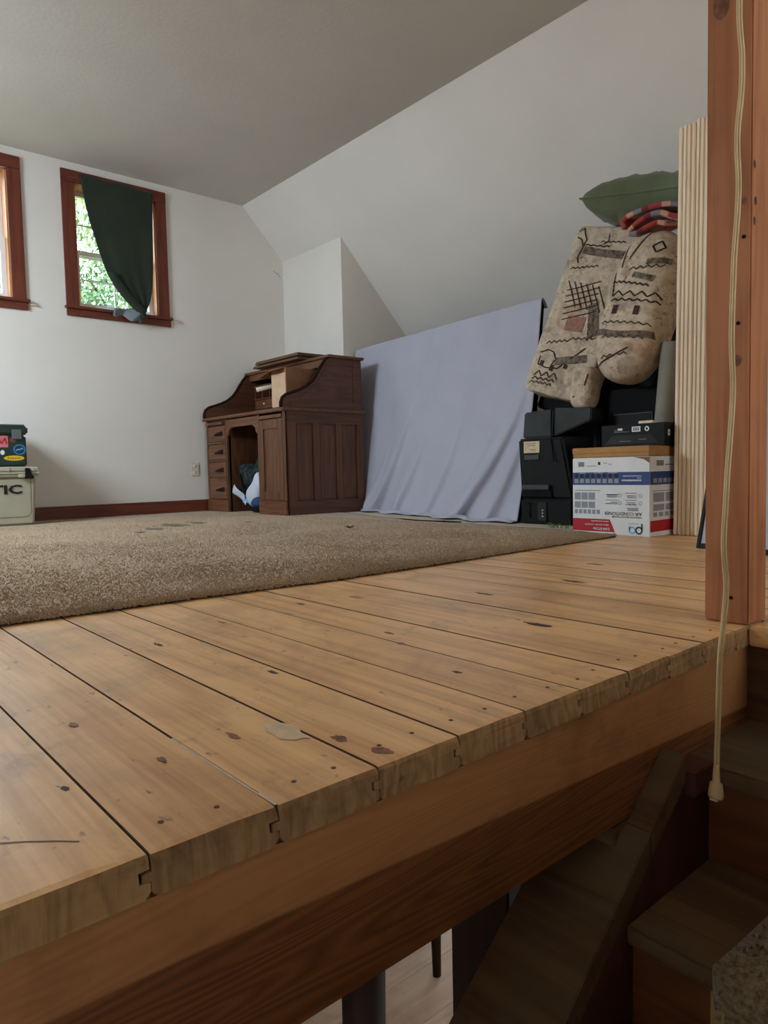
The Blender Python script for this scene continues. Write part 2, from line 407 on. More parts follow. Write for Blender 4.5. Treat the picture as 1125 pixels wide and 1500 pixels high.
# left slope with a roof window opening (never in the picture, lets the daylight in)
def lz(x): return CZ - (XL - x) * SL
def lslope(x0, x1, y0, y1, name):
    struct(MB().prism([(x0, lz(x0)), (x1, lz(x1)), (x1, lz(x1) + .12), (x0, lz(x0) + .12)], 'y', y0, y1).build(name, WALL))
lslope(-1.7, -1.12, -2.7, WY, 'wall_slope_left'); lslope(-.48, XL, -2.7, WY, 'wall_slope_left')
lslope(-1.12, -.48, -2.7, 3.85, 'wall_slope_left'); lslope(-1.12, -.48, 4.85, WY, 'wall_slope_left')
struct(bx('wall_knee_left', WALL, None, -1.8, -1.7, -2.7, WY, -.05, lz(-1.7)))
mb = MB(); mb.box(-2.4, .85, -2.76, -2.6, -3, 2.95); mb.box(2.35, 6.2, -2.76, -2.6, -3, 2.95); mb.box(.85, 2.35, -2.76, -2.6, -3, .95); mb.box(.85, 2.35, -2.76, -2.6, 2.15, 2.95)
struct(mb.build('wall_front', WALL))
# baseboard
struct(tag(bx('baseboard_back', FIRTRIM_H, None, -1.7, KX - .002, WY - .018, WY, .0, .112, .003), 'red-brown stained baseboard under the windows'))

# ------------------------------------------------------------------ floor planks (tongue and groove, ends showing at the stairwell)
EY = .605; PITCH = .1343; T = .040
floor_o = bpy.data.objects.new('floor', None); C.objects.link(floor_o); floor_o['kind'] = 'structure'
floor_o['label'] = 'worn pine tongue-and-groove plank floor'; WM['floor'] = Matrix.Identity(4)
def plank_mesh(y0, y1, seed):
    rr = random.Random(seed); g = .0008; c = .0011; w_ = PITCH
    prof = [(g, -T + .006), (g + .006, -T), (w_ - g - .006, -T), (w_ - g, -T + .006), (w_ - g, -.025), (w_ - g - .010, -.024), (w_ - g - .010, -.014), (w_ - g, -.013),
            (w_ - g, -c), (w_ - g - c, 0), (w_ * .66, .0004), (w_ * .33, .0003), (g + c, 0), (g, -c), (g, -.0145), (g - .0085, -.0155), (g - .0085, -.0235), (g, -.0245)]
    n = len(prof); rows = []
    ys = [y0, y0 + .0035, y0 + .012] + [y0 + .012 + (y1 - y0 - .012) * k / 6 for k in range(1, 7)]
    for i, y in enumerate(ys):
        row = []
        for (x, z) in prof:
            zz = z; yy = y
            if i == 0:
                yy += rr.uniform(-.0012, .0012)
                if z > -.004: zz = z - .0035 - rr.uniform(0, .0035); yy += rr.uniform(.0, .002)
            if i == 1 and z > -.004: zz = z - rr.uniform(0, .0012)
            row.append((x, yy, zz))
        rows.append(row)
    mb = MB(); b = 0
    vs = [p for r_ in rows for p in r_]; fs = []
    for i in range(len(rows) - 1):
        for k in range(n): fs.append((i * n + k, i * n + (k + 1) % n, (i + 1) * n + (k + 1) % n, (i + 1) * n + k))
    fs.append(tuple(range(n))[::-1]); fs.append(tuple((len(rows) - 1) * n + k for k in range(n)))
    me = bpy.data.meshes.new('plank'); me.from_pydata(vs, [], fs)
    me.materials.append(PINE); me.materials.append(PLANK_END); me.polygons[len(fs) - 2].material_index = 1
    for k in range(n): me.polygons[k].material_index = 1
    me.materials.append(GRIME)
    for i in range(1, len(rows) - 1):
        for k in range(n):
            if k not in (9, 10, 11): me.polygons[i * n + k].material_index = 2
    bm = bmesh.new(); bm.from_mesh(me); bmesh.ops.recalc_face_normals(bm, faces=bm.faces); bm.to_mesh(me); bm.free()
    return me
GRIME = m_plain('joint_grime', (84, 60, 42), .9, .1, .2, 40)
pm = [plank_mesh(EY, WY, k) for k in range(5)]; pml = plank_mesh(-2.6, WY, 9)
PX0 = .2345
i0 = -14; planks = {}
for i in range(i0, 36):
    x = PX0 + PITCH * i
    if x > 4.9: break
    long_ = x > 1.50
    o = bpy.data.objects.new('plank', pml if long_ else pm[i % 5]); C.objects.link(o); o.parent = floor_o; o.location = (x, 0, R.uniform(-.0006, .0006))
    WM[o.name] = Matrix.Translation(o.location); planks[i] = o
bx('plank', PINE, floor_o, 1.500, 1.5768, -2.6, EY - .002, -T, 0, .0025)
# short piece of floor between the last full plank and the stair end
# nail heads near the plank ends
NAIL = MB().add([(math.cos(k * math.pi / 4) * .0032, math.sin(k * math.pi / 4) * .0032, .0008) for k in range(8)] + [(math.cos(k * math.pi / 4) * .0032, math.sin(k * math.pi / 4) * .0032, -.004) for k in range(8)],
                [tuple(range(8))] + [(k, (k + 1) % 8, 8 + (k + 1) % 8, 8 + k) for k in range(8)])
nail_me = bpy.data.meshes.new('nail_head'); nail_me.from_pydata([tuple(p) for p in NAIL.v], [], NAIL.f); nail_me.materials.append(DARKMETAL)
for i, o in planks.items():
    if 0 <= i <= 8:
        for fx in (.28, .72):
            n = bpy.data.objects.new('nail_head', nail_me); C.objects.link(n); n.parent = o; n.location = (PITCH * fx + R.uniform(-.012, .012), EY + .035 + R.uniform(0, .018), 0)
# marks in the wood: knots, a whitish paint patch, a scratch, filler in a joint
KNOT = m_plain('dark_knot', (138, 88, 62), .5, .4, .3, 60); KNOTD = m_plain('black_knot', (84, 60, 44), .6, .3, .3, 60)
PATCH = m_plain('pale_paint', (214, 184, 146), .5, .4, .1, 60); FILL = m_plain('joint_filler', (206, 186, 168), .6, .3, .1, 60)
def blot(name, mat, x, y, rx, ry, ang=0.0, z=.0008, rag=.35, n=18, seed=0):
    i = int(math.floor((x - PX0) / PITCH)); rr = random.Random(seed + int(x * 1000)); mb = MB(); pts = []
    for k in range(n):
        a = 2 * math.pi * k / n; r = 1 + rr.uniform(-rag, rag); px = rx * r * math.cos(a); py = ry * r * math.sin(a)
        pts.append((x + px * math.cos(ang) - py * math.sin(ang), y + px * math.sin(ang) + py * math.cos(ang), z))
    mb.add(pts, [tuple(range(n))]); return mb.build(name, mat, planks[i], recalc=False)
blot('paint_patch', PATCH, .487, .775, .018, .042, 0, rag=.25)
for (x, y, rx, ry, d) in ((.523, .707, .007, .013, 0), (.538, .639, .010, .013, 0), (.705, .916, .005, .012, 1), (.735, .903, .005, .013, 1), (.904, 1.012, .006, .012, 0), (.945, 1.093, .006, .014, 0),
                          (.43, .81, .005, .014, 0), (.62, 1.02, .006, .016, 1), (1.10, 1.15, .007, .02, 1), (.33, .80, .004, .012, 0), (.84, .80, .005, .010, 1), (1.22, .92, .01, .035, 1), (.56, 1.35, .006, .018, 1), (1.42, 1.25, .008, .03, 1),
                          (.29, 1.0, .005, .014, 0), (.22, .80, .004, .008, 1), (1.75, 1.2, .01, .04, 1), (2.1, 1.35, .01, .03, 1), (1.0, 1.5, .006, .02, 1), (.75, 1.45, .005, .016, 0)):
    blot('knot', KNOTD if d else KNOT, x, y, rx, ry)
mb = MB(); strip(mb, lambda p: V((p.x, p.y, .0013)), [(.139, .72), (.156, .708), (.178, .689), (.195, .672)], .0018); mb.build('scratch', KNOTD, planks[-1], recalc=False)
bx('joint_filler', FILL, planks[1], .3675, .3700, .61, .86, -.006, -.0004)
bx('joint_filler', FILL, planks[1], .3675, .3712, .61, .645, -.006, .0004)

# ------------------------------------------------------------------ stairwell: rim beam, stairs, things under it
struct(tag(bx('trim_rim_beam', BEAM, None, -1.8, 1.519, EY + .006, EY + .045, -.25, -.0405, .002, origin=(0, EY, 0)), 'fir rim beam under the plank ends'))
struct(bx('trim_header_beam', OLDWOOD, None, 1.512, 1.55, -2.6, EY + .045, -.30, -.0405))
struct(bx('wall_well_front', REDPANEL, None, -1.8, 1.52, -.47, -.37, -2.6, -.042))
landing = struct(bx('floor_landing', PINE, None, -1.8, 1.505, -2.6, -.36, -.04, 0))
struct(tag(bx('wall_shade_block', OLDWOOD, None, -1.8, 1.50, -.47, -.40, .0005, .50), 'unseen wooden half wall added to shade the stairwell'))  # out of view, added to keep light off the beam and stairs
TREAD_Y = (-.365, .569)
st = thing('staircase', 'dusty dark wooden staircase descending beneath the floor edge', 'stairs', (1.2, .1, -2.6))
nose = [(1.238, -.197), (.978, -.378), (.718, -.559), (.458, -.74), (.198, -.921), (-.062, -1.102)]
for i, (x, z) in enumerate(nose):
    xb = 1.514 if i == 0 else nose[i - 1][0] + .027
    bx('tread', OLDWOOD, st, x - .012, xb, TREAD_Y[0], .6095 if i == 0 else TREAD_Y[1], z - .032, z, .004)
    bx('riser', RISER, st, x + .008, x + .026, TREAD_Y[0], TREAD_Y[1], z - .19, z - .032)
# closed string beside the treads and the sloping cap board that is notched round the rim beam
zc = lambda x: .8085 * x - 1.0911
MB().prism([(1.50, -.202), (1.50, -.62), (-.30, -2.1), (-.30, zc(-.30) - .045), (1.150, zc(1.15) - .045), (1.155, -.23), (1.24, -.2)], 'y', .568, .590).build('string_panel', REDPANEL, st)
mb = MB(); mb.prism([(1.155, zc(1.155)), (1.155, zc(1.155) - .05), (1.037, zc(1.037) - .05), (1.037, zc(1.037))], 'y', .565, .609)
mb.build('cap_board_top', OLDWOOD, st, .002)
MB().prism([(1.036, zc(1.036)), (1.036, zc(1.036) - .05), (-.35, zc(-.35) - .05), (-.35, zc(-.35))], 'y', .565, .725).build('cap_board', OLDWOOD, st, .002)
bx('cleat', OLDWOOD, st, 1.0, 1.10, .609, .66, -.30, -.252, .002)
bx('cleat', REDPANEL, st, 1.155, 1.24, .55, .602, -.232, -.19, .002)
# carpet left on the lower steps
mb = MB(); rr = random.Random(3)
prof = []
for i in range(1, 6):
    x, z = nose[i]; prof += [(x + .15 if i == 1 else x + .24, z + .014), (x + .02, z + .016), (x - .022, z + .012), (x - .028, z - .02), (x - .012, z - .165)]
ysr = [-.36 + .78 * k / 26 for k in range(27)]
rows = []
for k, y in enumerate(ysr):
    row = []
    for j, (x, z) in enumerate(prof):
        yy = y + (rr.uniform(-.012, .012) if k == 26 else 0)
        row.append((x + rr.uniform(-.003, .003) + (.03 * math.sin(y * 9) if j == 0 else 0), yy, z + rr.uniform(-.002, .002)))
    rows.append(row)
rn = tag(mb.grid(rows).build('stair_runner', CARPET_STAIR, None, 0, True, solid=.014), 'frayed brown carpet runner on the lower steps', 'carpet')
mb = MB()
for k in range(2600):
    y = rr.uniform(-.36, .415); s_ = rr.randrange(0, 3); x, z = nose[1 + s_]
    if rr.random() < .7: p = V((x + rr.uniform(-.02, .15), y, z + .02)); d = V((rr.uniform(-.6, .6), rr.uniform(-.6, .6), 1)).normalized()
    else: p = V((x - .03, y, z - rr.uniform(.0, .15))); d = V((-1, rr.uniform(-.6, .6), rr.uniform(-.5, .5))).normalized()
    a = d.orthogonal().normalized() * .004; b_ = d.cross(a).normalized() * .004
    mb.add([p + a, p - a * .5 + b_, p - a * .5 - b_, p + d * .011], [(0, 1, 3), (1, 2, 3), (2, 0, 3)])
pile = mb.build('pile', CARPET_STAIR, rn); pile['kind'] = 'stuff'
bx('torn_backing', BACKING_TAN, rn, .945, .962, .405, .428, -.55, -.395, .003)

# things below, seen through the gap under the beam
sp = thing('support_post', 'dark brown post under the rim beam, behind the sloping stair board', 'post', (1.06, .80, -2.6))
bx('shaft', DARKPOST, sp, .884, 1.46, .735, .87, -2.6, -.262, .003); bx('base_block', DARKPOST, sp, .87, 1.475, .73, .885, -2.6, -2.5, .003)
low = bpy.data.objects.new('floor_downstairs', None); C.objects.link(low); low['kind'] = 'structure'; low['label'] = 'pale wide plank floor of the room downstairs'; WM[low.name] = Matrix.Identity(4)
lm = MB().box(-1.8, 5.0, .0015, .2985, -2.64, -2.6).build('plank', LOWFLOOR, low, .002)
lm.location = (0, .52, 0)
for k in range(1, 17): copy_part(lm, 'plank', low, (0, .52 + .3 * k, 0))
struct(bx('wall_downstairs_back', WALL, None, -2.4, 5.1, WY, WY + .1, -2.7, -.3))
struct(bx('wall_downstairs_right', WALL, None, 5.0, 5.1, -2.6, WY, -2.7, -.05))
struct(bx('wall_downstairs_left', WALL, None, -1.9, -1.8, -2.7, WY, -2.7, -.05))
struct(bx('ceiling_downstairs', OLDWOOD, None, -1.8, 5.0, EY + .13, WY, -.26, -.045))
ch = thing('dining_chair', 'dark wooden chair standing downstairs, its leg seen under the beam', 'chair', (2.95, 3.05, -2.6), .35)
for sx in (-.2, .2):
    for sy in (-.2, .2):
        MB().tube([(2.95 + sx * 1.02, 3.03 + sy * 1.05, -2.6), (2.95 + sx * .93, 3.03 + sy * .93, -2.15)], [.024, .034], 8).build('leg', DARKPOST, ch, smooth=True)
bx('seat', DARKPOST, ch, 2.72, 3.18, 2.80, 3.26, -2.16, -2.12, .008)
bx('backrest', DARKPOST, ch, 2.74, 3.16, 3.22, 3.25, -2.12, -1.65, .008)
sl = thing('newel_stub', 'dark tapered wooden leg at the foot of the picture under the beam', 'post', (1.0, 1.3, -2.6))
MB().tube([(1.0, 1.3, -2.6), (1.01, 1.3, -1.4), (1.025, 1.3, -.26)], [.035, .05, .06], 12).build('shaft', DARKPOST, sl, smooth=True)
MB().tube([(1.0, 1.3, -2.6), (1.0, 1.3, -2.52)], .06, 12).build('foot', DARKPOST, sl)

# ------------------------------------------------------------------ windows
def window(n, label, x0, x1, z0, z1, cw=.092):
    root = bpy.data.objects.new('window_%d' % n, None); C.objects.link(root); root['kind'] = 'structure'; root['label'] = label
    loc = ((x0 + x1) / 2, WY, z0); root.location = loc; WM[root.name] = Matrix.Translation(loc)
    y = WY
    for (a, b) in ((x0 - cw, x0), (x1, x1 + cw)): bx('casing', FIRTRIM, root, a, b, y - .02, y - .001, z0 + .001, z1 + .001, .003)
    bx('head_casing', FIRTRIM_H, root, x0 - cw, x1 + cw, y - .022, y - .001, z1 + .002, z1 + cw, .003)
    bx('stool', FIRTRIM_H, root, x0 - cw - .012, x1 + cw + .02, y - .045, y + .06, z0 - .022, z0, .004)
    bx('apron', FIRTRIM_H, root, x0 - cw, x1 + cw + .008, y - .02, y - .001, z0 - .075, z0 - .022, .003)
    JAMB = m_jamb
    for (a, b) in ((x0, x0 + .012), (x1 - .012, x1)): bx('jamb', JAMB, root, a, b, y, y + .158, z0, z1)
    bx('head_jamb', JAMB, root, x0, x1, y, y + .158, z1 - .012, z1)
    bx('sill', VINYL, root, x0, x1, y + .06, y + .158, z0 - .02, z0 + .012)
    zm = (z0 + z1) / 2 - .03
    for (a, b, yy, nm) in ((z0 + .012, zm + .02, y + .075, 'lower_sash'), (zm - .02, z1 - .012, y + .115, 'upper_sash')):
        s = MB(); xa, xb = x0 + .012, x1 - .012; r = .036
        s.box(xa, xb, yy, yy + .032, a, a + r); s.box(xa, xb, yy, yy + .032, b - r, b)
        s.box(xa, xa + r, yy, yy + .032, a + r, b - r); s.box(xb - r, xb, yy, yy + .032, a + r, b - r)
        so = s.build(nm, VINYL, root)
        mx = (xa + xb) / 2; mz = (a + b) / 2
        g = MB(); g.box(mx - .006, mx + .006, yy + .012, yy + .022, a + r, b - r); g.build('muntin', VINYL, so)
        g = MB(); g.box(xa + r, xb - r, yy + .012, yy + .022, mz - .006, mz + .006); g.build('muntin', VINYL, so)
        for (p, q) in ((xa + r, mx - .006), (mx + .006, xb - r)):
            for (c, d) in ((a + r, mz - .006), (mz + .006, b - r)): bx('pane', GLASS, so, p, q, yy + .015, yy + .019, c, d)
    return root
m_jamb = m_wood('warm_fir_jamb', (196, 138, 92), (164, 100, 62), 2, 1.2, 8, .45, .4)
window(1, 'window with green cloth hung across it, nearer the corner', *wa)
window(2, 'window cut off by the left edge of the picture', *wb)
for k, x in enumerate((1.50, 2.625)):
    pin = thing('curtain_bracket', ['small pale peg beside the sill of the cut-off window', 'small pale peg beside the sill of the curtained window'][k], 'peg', (x, WY, 1.615))
    MB().tube([(x, WY, 1.615), (x + .012, WY - .02, 1.613), (x + .035, WY - .024, 1.612)], .005, 6).build('peg', OUTLET, pin)
    MB().tube([(x, WY - .004, 1.615), (x, WY, 1.615)], .011, 8).build('rose', OUTLET, pin)
# curtain: cloth pinned over the head casing, pulled aside and tucked over the sill
left = [(1.895, 2.644), (1.908, 2.53), (1.925, 2.417), (1.952, 2.29), (1.985, 2.172), (2.022, 2.04), (2.063, 1.924), (2.105, 1.845), (2.153, 1.779), (2.20, 1.73), (2.247, 1.685), (2.285, 1.64), (2.312, 1.592)]
right = [(2.464, 2.634), (2.460, 2.52), (2.456, 2.40), (2.452, 2.29), (2.448, 2.19), (2.444, 2.095), (2.438, 2.0), (2.428, 1.90), (2.416, 1.817), (2.40, 1.75), (2.375, 1.69), (2.355, 1.645), (2.339, 1.60)]
cu = thing('curtain', 'dark green cloth pinned over the window and pulled to one side', 'curtain', (2.2, 5.68, 1.58))
rows = []
nn = 40
for k in range(60):
    f = k / 59 * (len(left) - 1); i = min(int(f), len(left) - 2); t_ = f - i
    a = V(left[i]).lerp(V(left[i + 1]), t_); b = V(right[i]).lerp(V(right[i + 1]), t_); row = []
    for j in range(nn + 1):
        u = j / nn; p = a.lerp(b, u); s_ = k / 59
        fold = math.sin(u * 9 + s_ * 3.0) * .006 * (0.4 + s_) + math.sin(u * 21 - s_ * 5) * .012 * s_ * s_
        y = 5.688 - .018 * s_ - .02 * math.sin(math.pi * u) * (.3 + s_) + fold
        if u < .16: y -= .02 * (1 - u / .16) * s_
        row.append((p.x, min(y, 5.69), p.y + .004 * math.sin(u * 14) * (1 - s_)))
    rows.append(row)
MB().grid(rows).build('cloth', CURTAIN, cu, 0, True, solid=.004)
# turned hem along the free edge and the tucked tail
rows = []
for k in range(40):
    f = (6 + 6 * k / 39); i = min(int(f), len(left) - 2); t_ = f - i; a = V(left[i]).lerp(V(left[i + 1]), t_); row = []
    for j in range(9):
        u = j / 8; wd = .05 + .03 * math.sin(k / 39 * math.pi)
        row.append((a.x - .004 + wd * u, 5.645 - .02 * math.sin(u * math.pi) - .005 * k / 39, a.y + .01 * u))
    rows.append(row)
MB().grid(rows).build('hem', CURTAIN, cu, 0, True, solid=.006)
rows = []
for k in range(28):
    s_ = k / 27; row = []
    for j in range(15):
        u = j / 14; x = 2.085 + .235 * u; z = 1.652 - .055 * s_ * (0.4 + u) - .02 * s_ + .012 * math.sin(u * 12 + s_ * 4) * (.4 + s_)
        y = 5.672 - .035 * math.sin(s_ * 2.4) - .02 * math.sin(u * 8 + s_ * 3)
        row.append((x, min(y, 5.673), z + .03 * u * (1 - s_)))
    rows.append(row)
MB().grid(rows).build('tucked_tail', CURTAIN_LINING, cu, 0, True, solid=.004)
for x, z in ((1.90, 2.637), (2.462, 2.628)): MB().softbox((.006, .006, .006), 2, 4).xf(Matrix.Translation((x, 5.68, z))).build('pin', DARKMETAL, cu)

# outside: lawn and trees seen through the glass
struct(tag(bx('ground_outside', GRASS, None, -30, 40, 6.2, 60, -2.9, -2.8), 'lawn outside the house'))
def tree(x, y, h, rad, leafmat, label, seed, nl=22000):
    rr = random.Random(seed); t = thing('leafy_tree', label, 'tree', (x, y, -2.8), 0, 'trees outside the window')
    MB().tube([(x, y, -2.8), (x + .1, y, h * .3), (x - .1, y + .1, h * .75)], [.22, .17, .06], 10).build('trunk', BARK, t, smooth=True)
    for k in range(6):
        a = rr.uniform(0, 6.28); z = rr.uniform(h * .1, h * .6); MB().tube([(x, y, z), (x + math.cos(a) * rad * .7, y + math.sin(a) * rad * .7, z + rad * .5)], [.07, .02], 6).build('branch', BARK, t)
    mb = MB(); cl = []
    for k in range(46):
        d = V((rr.gauss(0, 1), rr.gauss(0, 1), rr.gauss(0, 1))).normalized() * rr.uniform(.3, 1.0) ** .6
        cl.append((V((x + d.x * rad, y + d.y * rad, (h * .5 + 0) + d.z * h * .55)), rad * rr.uniform(.22, .4)))
    for k in range(nl):
        c, r_ = cl[rr.randrange(len(cl))]; p = c + V((rr.gauss(0, .5), rr.gauss(0, .5), rr.gauss(0, .5))) * r_
        a = V((rr.gauss(0, 1), rr.gauss(0, 1), rr.gauss(0, 1))).normalized() * rr.uniform(.05, .09); b_ = a.orthogonal().normalized() * a.length * .6
        mb.add([p - a, p + b_, p + a, p - b_], [(0, 1, 2, 3)])
    o = mb.build('foliage', leafmat, t, recalc=False); o['kind'] = 'stuff'
tree(6.4, 13.0, 6.5, 2.6, LEAF1, 'yellow-green leafy tree nearest outside the window', 1)
tree(8.0, 20.0, 9.5, 3.2, LEAF2, 'taller deep green tree farther outside the window', 2)
tree(10.8, 31.0, 11.5, 3.8, LEAF2, 'farthest tree, behind the yellow-green one outside', 3)

# hairline crack in the plaster by the corner
mb = MB(); strip(mb, lambda p: V((p.x, WY - .0006, p.y)), [(3.62, 2.205), (3.655, 2.185), (3.68, 2.17), (3.70, 2.15)], .006); strip(mb, lambda p: V((p.x, WY - .0006, p.y)), [(3.655, 2.185), (3.685, 2.195)], .004); mb.build('plaster_crack', GREYPRINT, bpy.data.objects['wall_back'], recalc=False)
# outlet
ol = thing('wall_outlet', 'ivory double wall outlet low on the gable wall by the desk', 'outlet', (2.761, WY, .32))
bx('cover_plate', OUTLET, ol, 2.724, 2.798, WY - .007, WY, .319, .436, .003)
for z in (.350, .405): MB().softbox((.017, .004, .014), 4, 6).xf(Matrix.Translation((2.761, WY - .0075, z))).build('socket', OUTLET, ol, smooth=True)
for z in (.350, .405):
    for dx in (-.006, .006): bx('slot', BLACKMATT, ol, 2.761 + dx - .001, 2.761 + dx + .001, WY - .0125, WY - .010, z - .004, z + .004)

# ------------------------------------------------------------------ carpet
CE = [(-1.69, 1.80), (-.5, 1.80), (.37, 1.79), (.9, 1.765), (1.31, 1.738), (1.9, 1.752), (2.4, 1.775), (2.955, 1.79)]   # front edge
CR = [(2.955, 1.79), (3.015, 2.0), (3.03, 2.1), (3.05, 2.6), (3.085, 3.1), (3.155, 3.7), (3.40, 4.5), (3.58, 5.0), (3.6, 5.70)]   # right edge
def interp(P, t, ix, iy):
    for a, b in zip(P[:-1], P[1:]):
        if a[ix] <= t <= b[ix]: return a[iy] + (b[iy] - a[iy]) * (t - a[ix]) / (b[ix] - a[ix])
    return P[-1][iy] if t > P[-1][ix] else P[0][iy]
rows = []; NU = 150; NV = 90
for i in range(NU + 1):
    u = i / NU; row = []
    for j in range(NV + 1):
        v = (j / NV) ** 1.5
        y = 1.745 + (5.70 - 1.745) * v
        xr = interp(CR, max(y, 1.79), 1, 0); x = -1.69 + (xr + 1.69) * u
        ye = interp(CE, x, 0, 1); y = ye + (5.70 - ye) * v
        z = .012 + .002 * noise.noise(V((x * 3, y * 3, 0))) + .0012 * noise.noise(V((x * 30, y * 30, 2)))
        if j < 2 or i == NU: z -= .003
        row.append((x, y, z))
    rows.append(row)
cp = tag(MB().grid(rows).build('carpet', CARPET, None, 0, True), 'brown cut-pile carpet covering the far part of the plank floor', 'carpet')
# thickness: dark backing along the cut edges
mb = MB()
for P in ([(x, interp(CE, x, 0, 1)) for x in [-1.69 + k * .05 for k in range(93)]] + [CE[-1]], CR):
    up = [(x, y, .0105) for x, y in P]; dn = [(x + (.004 if P is CR else 0), y - (.004 if P is not CR else 0), .0012) for x, y in P]; mb.grid([up, dn])
mb.build('backing', BACKING, cp, 0, False)
mb = MB(); rr = random.Random(5)
def tuft(x, y, z, hgt, r_):
    d = V((rr.uniform(-.6, .6), rr.uniform(-.7, .5), 1)).normalized(); p = V((x, y, z)); a = d.orthogonal().normalized() * r_; b_ = d.cross(a).normalized() * r_
    mb.add([p + a, p - a * .5 + b_, p - a * .5 - b_, p + d * hgt], [(0, 1, 3), (1, 2, 3), (2, 0, 3)])
for k in range(70000):
    y_ = 3.4 * rr.random() ** 2.4; x = rr.uniform(-.2 + y_ * .1, 2.95); ye = interp(CE, x, 0, 1); y = ye + y_
    tuft(x, y, .0105, rr.uniform(.004, .009), .0034)
for k in range(7000):
    x = rr.uniform(-.2, 2.96); tuft(x, interp(CE, x, 0, 1) + rr.uniform(-.006, .008), .006 + rr.uniform(-.002, .004), rr.uniform(.005, .010), .0032)
pl = mb.build('pile', CARPET, cp); pl['kind'] = 'stuff'
mb = MB(); P = [(3.0, 2.12), (3.25, 2.11), (4.2, 2.1), (4.3, 3.4), (4.25, 4.7), (3.62, 4.75), (3.1, 4.4), (3.0, 3.2)]
tag(MB().prism(P, 'z', .0008, .007).build('carpet_remnant', CARPET_PALE, None), 'pale carpet remnant under the draped sheet', 'carpet')
CSTAIN = m_carpet('soiled_carpet', (112, 94, 72), (70, 56, 42))
for (x, y, rx, ry) in ((1.70, 4.10, .05, .10), (1.92, 4.28, .06, .16), (2.10, 4.36, .05, .12), (1.55, 3.95, .03, .05), (2.35, 4.1, .03, .05)):
    n_ = 16; rr2 = random.Random(int(x * 100)); MB().add([(x + rx * math.cos(6.2832 * k / n_) * (1 + rr2.uniform(-.5, .4)), y + ry * math.sin(6.2832 * k / n_) * (1 + rr2.uniform(-.5, .4)), .0152) for k in range(n_)], [tuple(range(n_))]).build('stain', CSTAIN, cp, recalc=False)
# debris
lf = thing('dry_leaf', 'small dark dry leaf lying on the carpet before the desk', 'leaf', (2.42, 3.12, .013))
def leafblade(c, a, l, wd, z):
    d = V((math.cos(a), math.sin(a), .15)); n = V((-math.sin(a), math.cos(a), .1)); c = V(c)
    return [c, c + d * l * .4 + n * wd, c + d * l + V((0, 0, z)), c + d * l * .4 - n * wd]
for a in (0, 1.3, 2.6, 4.0, 5.2): MB().add(leafblade((2.42, 3.12, .018), a, .032, .009, .006), [(0, 1, 2, 3)]).build('lobe', DRYLEAF, lf, solid=.0015)
MB().tube([(2.42, 3.12, .017), (2.41, 3.10, .019), (2.395, 3.085, .018)], .0015, 5).build('stem', DRYLEAF, lf)
sg = thing('grass_sprig', 'little green sprig on the floor between black case and white box', 'sprig', (3.10, 2.19, .012)); rr = random.Random(8)
for k in range(12):
    a = rr.uniform(0, 6.28); l = rr.uniform(.02, .06); p = V((3.10 + rr.uniform(-.03, .02), 2.19 + rr.uniform(-.05, .05), .012))
    MB().tube([p, p + V((math.cos(a) * l * .5, math.sin(a) * l * .5, l * .45)), p + V((math.cos(a) * l, math.sin(a) * l, l * .3))], [.0022, .002, .0006], 4).build('blade', SPRIG, sg)
tag(MB().tube([(3.13, 3.52, .009), (3.06, 3.36, .016), (3.03, 3.22, .016), (3.05, 3.08, .016), (3.13, 2.93, .011)], .004, 6).build('loose_cable', BLACK, None, 0, True), 'short black cable at the carpet edge by the sheet', 'cable')

# ------------------------------------------------------------------ coolers by the window wall
ck = thing('hard_cooler', 'tan hard cooler with black lettering, standing on the carpet', 'cooler', (.98, 5.46, .012))
X0, X1, F, Bk = .52, 1.375, 5.25, 5.66
def rbox(name, mat, par, x0, x1, y0, y1, z0, z1, b): return bx(name, mat, par, x0, x1, y0, y1, z0, z1, b, seg=3)
body = MB(); pts = lambda i, z: None
body.add([(X0 + .03, F + .03, .012), (X1 - .03, F + .03, .012), (X1 - .03, Bk - .02, .012), (X0 + .03, Bk - .02, .012), (X0 + .012, F + .005, .345), (X1 - .012, F + .005, .345), (X1 - .012, Bk, .345), (X0 + .012, Bk, .345)],
         [(3, 2, 1, 0), (4, 5, 6, 7), (0, 1, 5, 4), (1, 2, 6, 5), (2, 3, 7, 6), (3, 0, 4, 7)])
body.build('body', TAN, ck, .016, seg=3)
rbox('rim', TAN, ck, X0, X1, F - .004, Bk + .004, .345, .362, .004)
rbox('rim', TAN, ck, X0 - .008, X1 + .008, F - .010, Bk + .006, .362, .378, .004)
lid = rbox('lid', TAN, ck, X0, X1 + .004, F - .008, Bk + .005, .380, .413, .006)
for x in (1.19, 1.345, .62, .78): bx('lid_rib', TAN, lid, x - .006, x + .006, F - .014, F - .004, .381, .41, .003)
fy = lambda z: F + .03 - .025 * (z - .012) / .333
def fr(p): return V((p.x, fy(p.y) - .0012, p.y))
mb = MB(); xa, xb, za, zb = .575, 1.325, .07, .335; r = .04
pth = [(xb, zb)] + [(xb - r + r * math.cos(-k * math.pi / 12), za + r + r * math.sin(-k * math.pi / 12)) for k in range(0, 7)] + [(xa + r - r * math.sin(k * math.pi / 12), za + r - r * math.cos(k * math.pi / 12)) for k in range(0, 7)] + [(xa, zb)]
strip(mb, fr, pth, .0035); mb.build('panel_groove', TAN_GROOVE, ck, recalc=False)
MB().add([fr(V((x, z))) - V((0, .0004, 0)) for x, z in ()], []) if False else None
upv = V((0, -.025 / .333, 1)).normalized()
text('RTIC', .262, .064, (1.008, fy(.228) - .002, .228), V((1, 0, 0)), upv, 'lettering', INK, ck, off=.0015, bold=.035)
